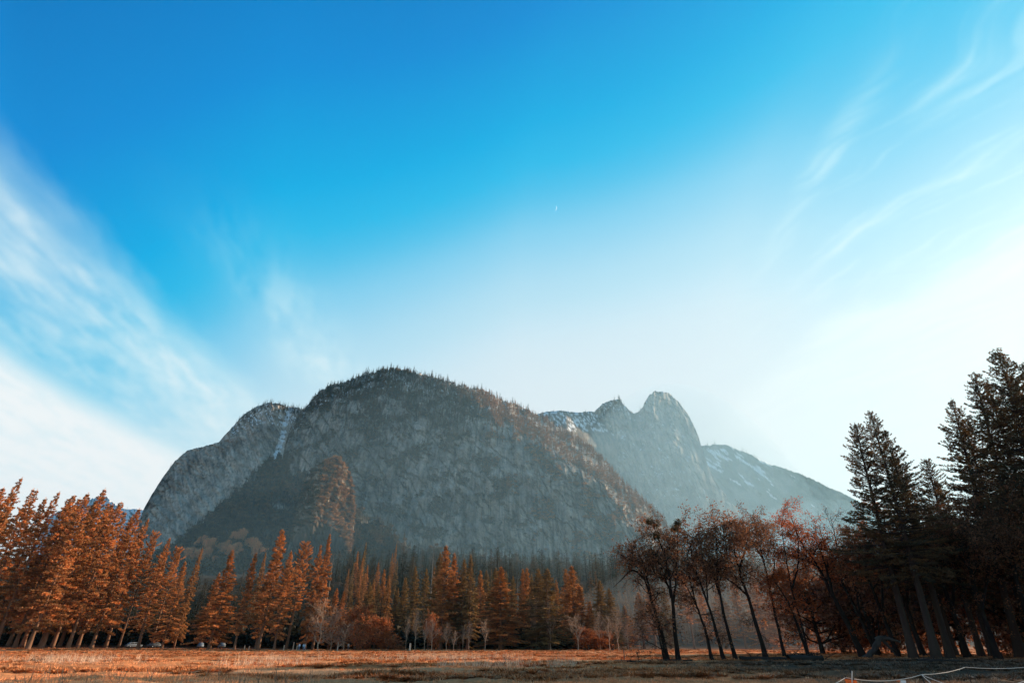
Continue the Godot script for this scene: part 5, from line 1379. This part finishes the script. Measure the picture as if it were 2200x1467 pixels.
	stick(mb, [Vector3(0.02, 0.8, 0), Vector3(0.5, 1.2, 0), Vector3(1.0, 1.6, 0.1)], 0.1, 0.04, Color(0.5, 0.36, 0.27), g)
	part("limb", mb.mesh(M.matte), d)

func make_rope_fence() -> void:
	var g := rnd(210)
	var tops := [Vector3(5.80, 0.95, -12.20), Vector3(7.07, 1.16, -13.20), Vector3(9.36, 1.17, -14.20), Vector3(12.04, 1.24, -16.40), Vector3(16.65, 1.26, -19.00)]
	var names := ["", "thin dark stake carrying the orange flag", "thin dark stake where three ropes meet", "thin dark stake right of the rope joint, highest in the row", "thin dark stake at the right edge of the view"]
	for i in range(1, 5):
		var p: Vector3 = tops[i]
		var o := MB.new()
		var gy := ground_fine(p.x, p.z) - 0.2 - p.y
		o.tube([Vector3(0.02, gy, 0), Vector3(0.01, gy * 0.5, 0), Vector3(0, 0.03, 0), Vector3(0, 0.045, 0)], [0.014, 0.013, 0.012, 0.004], 7, Color(0.045, 0.04, 0.038))
		var s := part("fence_stake", o.mesh(M.matte), self)
		tag(s, names[i], "stake", "stakes of the rope barrier")
		s.position = p
	var rope_col := Color(0.62, 0.48, 0.38)
	var ropes := [[tops[0], tops[1], 0.02, "slack end of pale rope left of the orange flag"], [tops[1], tops[2], 0.09, "pale rope sagging between flag stake and rope joint, with a white tag"], [tops[2], tops[3], 0.04, "pale rope rising right from the joint to the highest stake"], [tops[3], tops[4], 0.08, "pale rope running out to the right edge of the view"], [tops[2], Vector3(8.69, 1.06, -12.40), 0.01, "pale rope slanting down towards the viewer from the joint"], [tops[2], Vector3(8.51, 1.03, -12.60), 0.01, "shorter steep rope end below the rope joint"], [Vector3(8.85, 1.07, -11.50), Vector3(10.56, 1.22, -12.50), 0.02, "pale rope end in the lower right corner of the view"]]
	for q in ropes:
		var o := MB.new()
		var pts := []
		var rad := []
		var a: Vector3 = q[0]
		for i in 25:
			var t := i / 24.0
			pts.append(a.lerp(q[1], t) - a - Vector3(0, q[2] * 4.0 * t * (1.0 - t), 0))
			rad.append(0.008)
		o.tube(pts, rad, 7, rope_col, g, 0.12, 0.06)
		var s := part("rope", o.mesh(M.matte), self)
		tag(s, q[3], "rope", "ropes of the barrier")
		s.position = a
	# orange flag tied to the first stake, and a white tag on the rope
	var f := thing("orange_flag", "bright orange cloth flag hanging from the rope stake", "flag", tops[1])
	var o := MB.new()
	for i in 6:
		for j in 6:
			var p := []
			for c in [[0, 0], [1, 0], [1, 1], [0, 1]]:
				var u: float = (i + c[0]) / 6.0
				var v: float = (j + c[1]) / 6.0
				p.append(Vector3(-0.05 + 0.24 * u + 0.03 * v, -0.02 - 0.03 * u - 0.42 * v, 0.02 + 0.03 * sin(u * 7.0 + v * 3.0)))
			o.quad(p[3], p[2], p[1], p[0], Color(0.8, 0.17, 0.04))
	var cloth := part("cloth", o.mesh(M.grass), f)
	o = MB.new()
	stick(o, [Vector3(0.16, 0.12, 0.03), Vector3(0.11, 0.0, 0.05), Vector3(0.06, -0.15, 0.06), Vector3(0.02, -0.4, 0.06)], 0.011, 0.011, rope_col, g)
	part("tie_cord", o.mesh(M.matte), f)
	o = MB.new()
	stick(o, [Vector3(0.14, 0.16, 0.0), Vector3(0.18, -0.3, 0.0), Vector3(0.2, -1.0, 0.0)], 0.012, 0.012, Color(0.045, 0.04, 0.038), g)
	part("support_rod", o.mesh(M.matte), f)
	var tg := thing("rope_tag", "small white tag hanging on the sagging rope", "tag", Vector3(8.62, 1.07, -13.90))
	o = MB.new()
	for i in 5:
		var x0 := i / 5.0
		var x1 := (i + 1) / 5.0
		o.quad(Vector3(0.14 * x0, -0.035 - 0.01 * sin(x0 * 3.0), 0.012), Vector3(0.14 * x1, -0.035 - 0.01 * sin(x1 * 3.0), 0.012), Vector3(0.14 * x1, 0.008, 0.014), Vector3(0.14 * x0, 0.008, 0.014), Color(0.8, 0.8, 0.78))
	part("plate", o.mesh(M.grass), tg)
	o = MB.new()
	stick(o, [Vector3(-0.06, 0.0, 0.0), Vector3(0.0, -0.005, 0.0), Vector3(0.02, -0.01, 0.01)], 0.018, 0.016, Color(0.75, 0.2, 0.08), g)
	part("orange_tie", o.mesh(M.matte), tg)

# ------------------------------------------------------------------ road, cars, rails
func make_road() -> void:
	var mb := MB.new()
	var lines := MB.new()
	for i in 60:
		var x0 := -230.0 + i * 2.8
		var x1 := x0 + 2.8
		var z0 := -184.0 - 0.0006 * pow(x0 + 140.0, 2.0)
		var z1 := -184.0 - 0.0006 * pow(x1 + 140.0, 2.0)
		var y0 := maxf(ground_y(x0, z0 - 3.0), ground_y(x0, z0 + 3.0)) + 0.12
		var y1 := maxf(ground_y(x1, z1 - 3.0), ground_y(x1, z1 + 3.0)) + 0.12
		mb.quad(Vector3(x0, y0, z0 - 3.4), Vector3(x1, y1, z1 - 3.4), Vector3(x1, y1, z1 + 3.4), Vector3(x0, y0, z0 + 3.4), Color(0.16, 0.14, 0.13))
		mb.quad(Vector3(x0, y0, z0 + 3.4), Vector3(x1, y1, z1 + 3.4), Vector3(x1, y1 - 0.8, z1 + 4.2), Vector3(x0, y0 - 0.8, z0 + 4.2), Color(0.1, 0.07, 0.05))
		if i % 3 != 2:
			lines.quad(Vector3(x0, y0 + 0.004, z0 - 0.08), Vector3(x1, y1 + 0.004, z1 - 0.08), Vector3(x1, y1 + 0.004, z1 + 0.08), Vector3(x0, y0 + 0.004, z0 + 0.08), Color(0.6, 0.4, 0.1))
	var road := part("road", mb.mesh(M.matte), self)
	tag(road, "grey valley road under the left hand pines", "road", "", "structure")
	part("centre_line", lines.mesh(M.matte), road)

func road_y(x: float) -> float:
	var z := -184.0 - 0.0006 * pow(x + 140.0, 2.0)
	return maxf(ground_y(x, z - 3.0), ground_y(x, z + 3.0)) + 0.12

func rail_fence(label: String, x0: float, x1: float, z0: float, z1: float, n: int, h: float, col: Color) -> void:
	var g := rnd(int(x0 * 3.0) + 900)
	var t := thing("rail_fence", label, "fence", onground(x0, z0))
	var prev := Vector3.ZERO
	for i in n + 1:
		var f := i / float(n)
		var x := lerpf(x0, x1, f)
		var z := lerpf(z0, z1, f)
		var p := onground(x, z) - t.position
		var o := MB.new()
		o.tube([p - Vector3(0, 0.2, 0), p + Vector3(0, h * 0.6, 0), p + Vector3(0, h, 0), p + Vector3(0, h + 0.02, 0)], [0.1, 0.1, 0.095, 0.03], 7, col, g, 0.2, 0.05)
		part("post", o.mesh(M.matte), t)
		if i > 0:
			for k in 2:
				var up := Vector3(0, h * (0.45 + 0.42 * k), 0)
				o = MB.new()
				o.tube([prev + up, (prev + p) * 0.5 + up - Vector3(0, 0.02, 0), p + up], [0.075, 0.07, 0.075], 6, col, g, 0.2, 0.06)
				part("rail", o.mesh(M.matte), t)
		prev = p

func car(label: String, at: Vector3, turn: float, col: Color) -> void:
	var t := thing("parked_car", label, "car", at, "cars on the valley road")
	t.rotation.y = turn
	var body := MB.new()
	# half sections along the length: x, half width, sill, belt
	var secs := [[-2.2, 0.7, 0.42, 0.72], [-2.05, 0.82, 0.3, 0.86], [-1.2, 0.88, 0.25, 0.95], [0.0, 0.9, 0.25, 0.97], [1.1, 0.88, 0.25, 0.94], [1.9, 0.84, 0.28, 0.82], [2.2, 0.72, 0.4, 0.66]]
	loft(body, secs, col)
	part("body", body.mesh(M.paint), t)
	var cab := MB.new()
	loft(cab, [[-1.75, 0.72, 0.9, 1.0], [-1.2, 0.68, 0.93, 1.42], [-0.2, 0.66, 0.95, 1.5], [0.5, 0.66, 0.95, 1.44], [1.25, 0.72, 0.92, 0.98]], col * 0.9)
	var roof := part("roof", cab.mesh(M.paint), t)
	for s in [-1.0, 1.0]:
		for q in [[-1.25, -0.32], [-0.2, 0.75]]:
			var w := MB.new()
			var zz: float = 0.722 * s
			var a := [Vector3(q[0], 1.0, zz * 1.02), Vector3(q[1], 1.0, zz * 1.02), Vector3(q[1] - 0.12, 1.36, zz * 0.98), Vector3(q[0] + 0.2, 1.36, zz * 0.98)]
			if s > 0: w.quad(a[3], a[2], a[1], a[0], Color(0.02, 0.025, 0.03))
			else: w.quad(a[0], a[1], a[2], a[3], Color(0.02, 0.025, 0.03))
			part("side_window", w.mesh(M.paint), roof)
	var ws := MB.new()
	ws.quad(Vector3(0.62, 1.42, -0.56), Vector3(0.62, 1.42, 0.56), Vector3(1.24, 1.0, 0.64), Vector3(1.24, 1.0, -0.64), Color(0.02, 0.025, 0.03))
	part("windscreen", ws.mesh(M.paint), roof)
	for s in [-1.0, 1.0]:
		for x in [-1.35, 1.35]:
			var w := MB.new()
			disc_tube(w, Vector3(x, 0.32, 0.78 * s), 0.32, 0.11 * s, Color(0.02, 0.02, 0.02))
			var wheel := part("wheel", w.mesh(M.matte), t)
			w = MB.new()
			disc_tube(w, Vector3(x, 0.32, 0.82 * s), 0.19, 0.085 * s, Color(0.4, 0.4, 0.42))
			part("rim", w.mesh(M.paint), wheel)
		var l := MB.new()
		l.box(Vector3(2.14, 0.68, 0.56 * s), Vector3(0.14, 0.13, 0.3), Color(0.75, 0.78, 0.8))
		part("headlight", l.mesh(M.paint), t)

func disc_tube(mb: MB, c: Vector3, rad: float, half: float, col: Color) -> void:
	mb.tube([c - Vector3(0, 0, half), c - Vector3(0, 0, half * 0.98), c + Vector3(0, 0, half * 0.98), c + Vector3(0, 0, half)], [0.01, rad, rad, 0.01], 14, col)

func loft(mb: MB, secs: Array, col: Color) -> void:
	var k := mb.v.size()
	var ring := 10
	for i in secs.size():
		var s = secs[i]
		var mid: float = (s[2] + s[3]) * 0.5
		var hh: float = (s[3] - s[2]) * 0.5
		for j in ring:
			var a := TAU * (j + 0.5) / ring
			var ca := signf(cos(a)) * pow(absf(cos(a)), 0.45)
			var sa := signf(sin(a)) * pow(absf(sin(a)), 0.45)
			mb.v.append(Vector3(s[0], mid + hh * sa, s[1] * ca))
			mb.n.append(Vector3(signf(s[0]) * (0.7 if i == 0 or i == secs.size() - 1 else 0.1), sin(a), cos(a)).normalized())
			mb.c.append(col)
	for i in secs.size() - 1:
		for j in ring:
			var p := k + i * ring + j
			var q := k + i * ring + (j + 1) % ring
			mb.ix.append_array(PackedInt32Array([p, q, p + ring, q, q + ring, p + ring]))
	for e in [0, secs.size() - 1]:
		var s = secs[e]
		var m := mb.v.size()
		mb.v.append(Vector3(s[0], (s[2] + s[3]) * 0.5, 0))
		mb.n.append(Vector3(signf(s[0]), 0, 0))
		mb.c.append(col)
		for j in ring:
			var p: int = k + e * ring + j
			var q: int = k + e * ring + (j + 1) % ring
			if e == 0: mb.ix.append_array(PackedInt32Array([m, q, p]))
			else: mb.ix.append_array(PackedInt32Array([m, p, q]))

# ------------------------------------------------------------------ people
# bones: [from, to, radius from, radius to, colour]; joined by a smooth minimum and meshed as surface nets
func body_mesh(bones: Array, cell: float) -> Mesh:
	var lo := Vector3(1e9, 1e9, 1e9)
	var hi := -lo
	for b in bones:
		for e in 2:
			var q: Vector3 = Vector3.ONE * (b[2 + e] + 0.07)
			lo = lo.min(b[e] - q)
			hi = hi.max(b[e] + q)
	var n := Vector3i((hi - lo) / cell) + Vector3i(2, 2, 2)
	var f := PackedFloat32Array()
	f.resize(n.x * n.y * n.z)
	for z in n.z:
		for y in n.y:
			for x in n.x:
				f[(z * n.y + y) * n.x + x] = field(bones, lo + Vector3(x, y, z) * cell).x
	var mb := MB.new()
	var at := {}
	for z in n.z - 1:
		for y in n.y - 1:
			for x in n.x - 1:
				var sum := Vector3.ZERO
				var c := 0
				for e in [[0, 0, 0, 1, 0, 0], [0, 0, 0, 0, 1, 0], [0, 0, 0, 0, 0, 1], [1, 0, 0, 1, 1, 0], [1, 0, 0, 1, 0, 1], [0, 1, 0, 1, 1, 0], [0, 1, 0, 0, 1, 1], [0, 0, 1, 1, 0, 1], [0, 0, 1, 0, 1, 1], [1, 1, 0, 1, 1, 1], [1, 0, 1, 1, 1, 1], [0, 1, 1, 1, 1, 1]]:
					var d0 := f[((z + e[2]) * n.y + y + e[1]) * n.x + x + e[0]]
					var d1 := f[((z + e[5]) * n.y + y + e[4]) * n.x + x + e[3]]
					if (d0 < 0) != (d1 < 0):
						var t := d0 / (d0 - d1)
						sum += Vector3(x + lerpf(e[0], e[3], t), y + lerpf(e[1], e[4], t), z + lerpf(e[2], e[5], t))
						c += 1
				if c == 0: continue
				var p := lo + sum / c * cell
				at[(z * n.y + y) * n.x + x] = mb.v.size()
				mb.v.append(p)
				var h := 0.01
				var d := field(bones, p).x
				mb.n.append(Vector3(field(bones, p + Vector3(h, 0, 0)).x - d, field(bones, p + Vector3(0, h, 0)).x - d, field(bones, p + Vector3(0, 0, h)).x - d).normalized())
				mb.c.append(bones[int(field(bones, p).y)][4])
	var step := [1, n.x, n.x * n.y]
	for z in range(1, n.z - 1):
		for y in range(1, n.y - 1):
			for x in range(1, n.x - 1):
				var i := (z * n.y + y) * n.x + x
				for a in 3:
					if (f[i] < 0) == (f[i + step[a]] < 0): continue
					var u: int = step[(a + 1) % 3]
					var w: int = step[(a + 2) % 3]
					var q := [at.get(i - u - w), at.get(i - w), at.get(i), at.get(i - u)]
					if null in q: continue
					if f[i] < 0: q.reverse()
					mb.ix.append_array(PackedInt32Array([q[0], q[1], q[2], q[0], q[2], q[3]]))
	return mb.mesh(M.matte)

func field(bones: Array, p: Vector3) -> Vector2:
	var best := 1e9
	var which := 0
	var acc := 0.0
	for i in bones.size():
		var b = bones[i]
		var ab: Vector3 = b[1] - b[0]
		var t := clampf((p - b[0]).dot(ab) / maxf(ab.length_squared(), 1e-6), 0.0, 1.0)
		var d: float = (p - b[0] - ab * t).length() - lerpf(b[2], b[3], t)
		if d < best:
			best = d
			which = i
		if d < 0.3: acc += exp(-d / 0.018)
	return Vector2(-0.018 * log(acc) if acc > 0.0 else best, which)

func person(label: String, at: Vector3, turn: float, top: Color, legs: Color, hair: Color, stride: float, arms: float) -> void:
	var skin := Color(0.5, 0.3, 0.2)
	var t := thing("person", label, "person", at, "people at the meadow edge")
	t.rotation.y = turn
	var bones := [[Vector3(0, 1.64, 0.0), Vector3(0, 1.57, 0.02), 0.095, 0.08, skin], [Vector3(0, 1.69, -0.02), Vector3(0, 1.62, -0.045), 0.098, 0.09, hair], [Vector3(0, 1.5, 0), Vector3(0, 1.42, 0), 0.055, 0.065, skin],
		[Vector3(-0.13, 1.36, 0), Vector3(0.13, 1.36, 0), 0.085, 0.085, top], [Vector3(0, 1.32, 0), Vector3(0, 1.02, 0), 0.14, 0.125, top], [Vector3(-0.07, 0.95, 0), Vector3(0.07, 0.95, 0), 0.115, 0.115, legs]]
	for s in [-1.0, 1.0]:
		var sw: float = s * stride
		bones.append([Vector3(0.09 * s, 0.9, 0), Vector3(0.095 * s, 0.5, sw * 0.5), 0.088, 0.06, legs])
		bones.append([Vector3(0.095 * s, 0.5, sw * 0.5), Vector3(0.1 * s, 0.1, sw), 0.058, 0.042, legs])
		bones.append([Vector3(0.1 * s, 0.05, sw - 0.04), Vector3(0.11 * s, 0.04, sw + 0.14), 0.045, 0.035, Color(0.05, 0.04, 0.04)])
		bones.append([Vector3(0.2 * s, 1.36, 0), Vector3(0.25 * s, 1.1, -sw * 0.4), 0.055, 0.045, top])
		bones.append([Vector3(0.25 * s, 1.1, -sw * 0.4), Vector3(0.24 * s - arms * 0.1 * s, 0.88 + arms * 0.2, 0.12 + arms * 0.15 - sw * 0.5), 0.042, 0.032, top])
		var hand := Vector3(0.24 * s - arms * 0.1 * s, 0.85 + arms * 0.2, 0.14 + arms * 0.16 - sw * 0.5)
		for k in 5: bones.append([hand + Vector3((k - 2) * 0.014 * s, 0, 0), hand + Vector3((k - 2) * 0.017 * s, -0.075 + absf(k - 2) * 0.01, 0.03), 0.013, 0.008, skin])
	part("body", body_mesh(bones, 0.026), t)

func make_moon() -> void:
	# thin crescent by day
	var mb := MB.new()
	var R := 6.2
	var n := 24
	for i in n:
		var a0 := -1.25 + 2.5 * i / n
		var a1 := -1.25 + 2.5 * (i + 1) / n
		var p := []
		for a in [a0, a1]:
			var o := Vector3(cos(a) * R, sin(a) * R, 0)
			var w := R * 0.34 * pow(maxf(0.0, cos(a / 1.25 * PI / 2.0)), 0.8) + 0.03
			p.append(o)
			p.append(o - Vector3(w, 0, 0))
		for z in [0.4, -0.4]:
			var zz := Vector3(0, 0, z)
			if z > 0: mb.quad(p[1] + zz, p[3] + zz, p[2] + zz, p[0] + zz, Color(0.7, 0.75, 0.8))
			else: mb.quad(p[0] + zz, p[2] + zz, p[3] + zz, p[1] + zz, Color(0.7, 0.75, 0.8))
		var zz := Vector3(0, 0, 0.4)
		mb.quad(p[0] + zz, p[2] + zz, p[2] - zz, p[0] - zz, Color(0.7, 0.75, 0.8))
		mb.quad(p[3] + zz, p[1] + zz, p[1] - zz, p[3] - zz, Color(0.7, 0.75, 0.8))
	var m := StandardMaterial3D.new()
	m.albedo_color = Color(0.05, 0.05, 0.05)
	m.emission_enabled = true
	m.emission = Color(0.72, 0.9, 1.0)
	m.emission_energy_multiplier = 0.47
	var o := part("moon", mb.mesh(m), self)
	tag(o, "thin white crescent moon high in the blue sky", "moon")
	o.position = Vector3(95.54, 852.41, -880.00)
	o.basis = Basis(Vector3(0, 1, 0), -0.1) * Basis(Vector3(1, 0, 0), 0.7) * Basis(Vector3(0, 0, 1), -0.25)

func make_small_things() -> void:
	make_road()
	rail_fence("low dark log rail along the road under the left grove", -150.0, -98.0, -177.0, -177.5, 9, 0.75, Color(0.05, 0.035, 0.028))
	rail_fence("grey rail fence in the sunlit gap behind the dark oaks", 62.0, 100.0, -150.0, -146.0, 9, 1.1, Color(0.2, 0.15, 0.12))
	for q in [["pale car on the road, leftmost of the four under the pines", 284, 1.0, Color(0.2, 0.22, 0.24)], ["dark car behind the leaning trunk, second from the left on the road", 330, 1.05, Color(0.06, 0.07, 0.08)], ["silver blue car right of the thin cedar spire", 425, 2.1, Color(0.14, 0.17, 0.2)], ["pale van like car behind the slim bright pine trunk", 470, 2.2, Color(0.16, 0.15, 0.14)]]:
		var b: float = (q[1] - 1100.0) / 1130.0 / 1.158
		var x := b * 183.0
		var z := -184.0 - 0.0006 * pow(x + 140.0, 2.0) + 1.4
		car(q[0], Vector3(x, road_y(x), z), q[2], q[3])
	var pp := [Vector3(-43.10, 0.81, -160.00), Vector3(-56.03, 0.60, -160.00), Vector3(-55.10, 0.59, -160.50), Vector3(-54.22, 0.60, -159.00)]
	person("person in a pale top standing alone at the right end of the bare thicket", onground(pp[0].x, pp[0].z), 0.6, Color(0.6, 0.5, 0.42), Color(0.12, 0.11, 0.12), Color(0.05, 0.03, 0.02), 0.12, 0.2)
	person("person in white, leftmost of three between the twin pine trunks", onground(pp[1].x, pp[1].z), -0.4, Color(0.75, 0.76, 0.8), Color(0.2, 0.25, 0.34), Color(0.04, 0.03, 0.02), 0.05, 0.6)
	person("person in a light blue jacket, middle one of three by the pines", onground(pp[2].x, pp[2].z), 0.9, Color(0.4, 0.55, 0.7), Color(0.15, 0.16, 0.2), Color(0.1, 0.06, 0.03), 0.16, 0.1)
	person("person in grey walking, rightmost of three by the pines", onground(pp[3].x, pp[3].z), 1.7, Color(0.5, 0.52, 0.55), Color(0.3, 0.35, 0.45), Color(0.04, 0.03, 0.02), 0.26, 0.0)
	make_wood()
	make_rope_fence()
	make_moon()

func _ready() -> void:
	setup_air()
	setup_materials()
	make_ground()
	make_mountains()
	make_mid_trees()
	make_right_pines()
	make_oaks()
	make_brown_oaks()
	make_live_oaks()
	make_understory()
	make_grass()
	make_small_things()
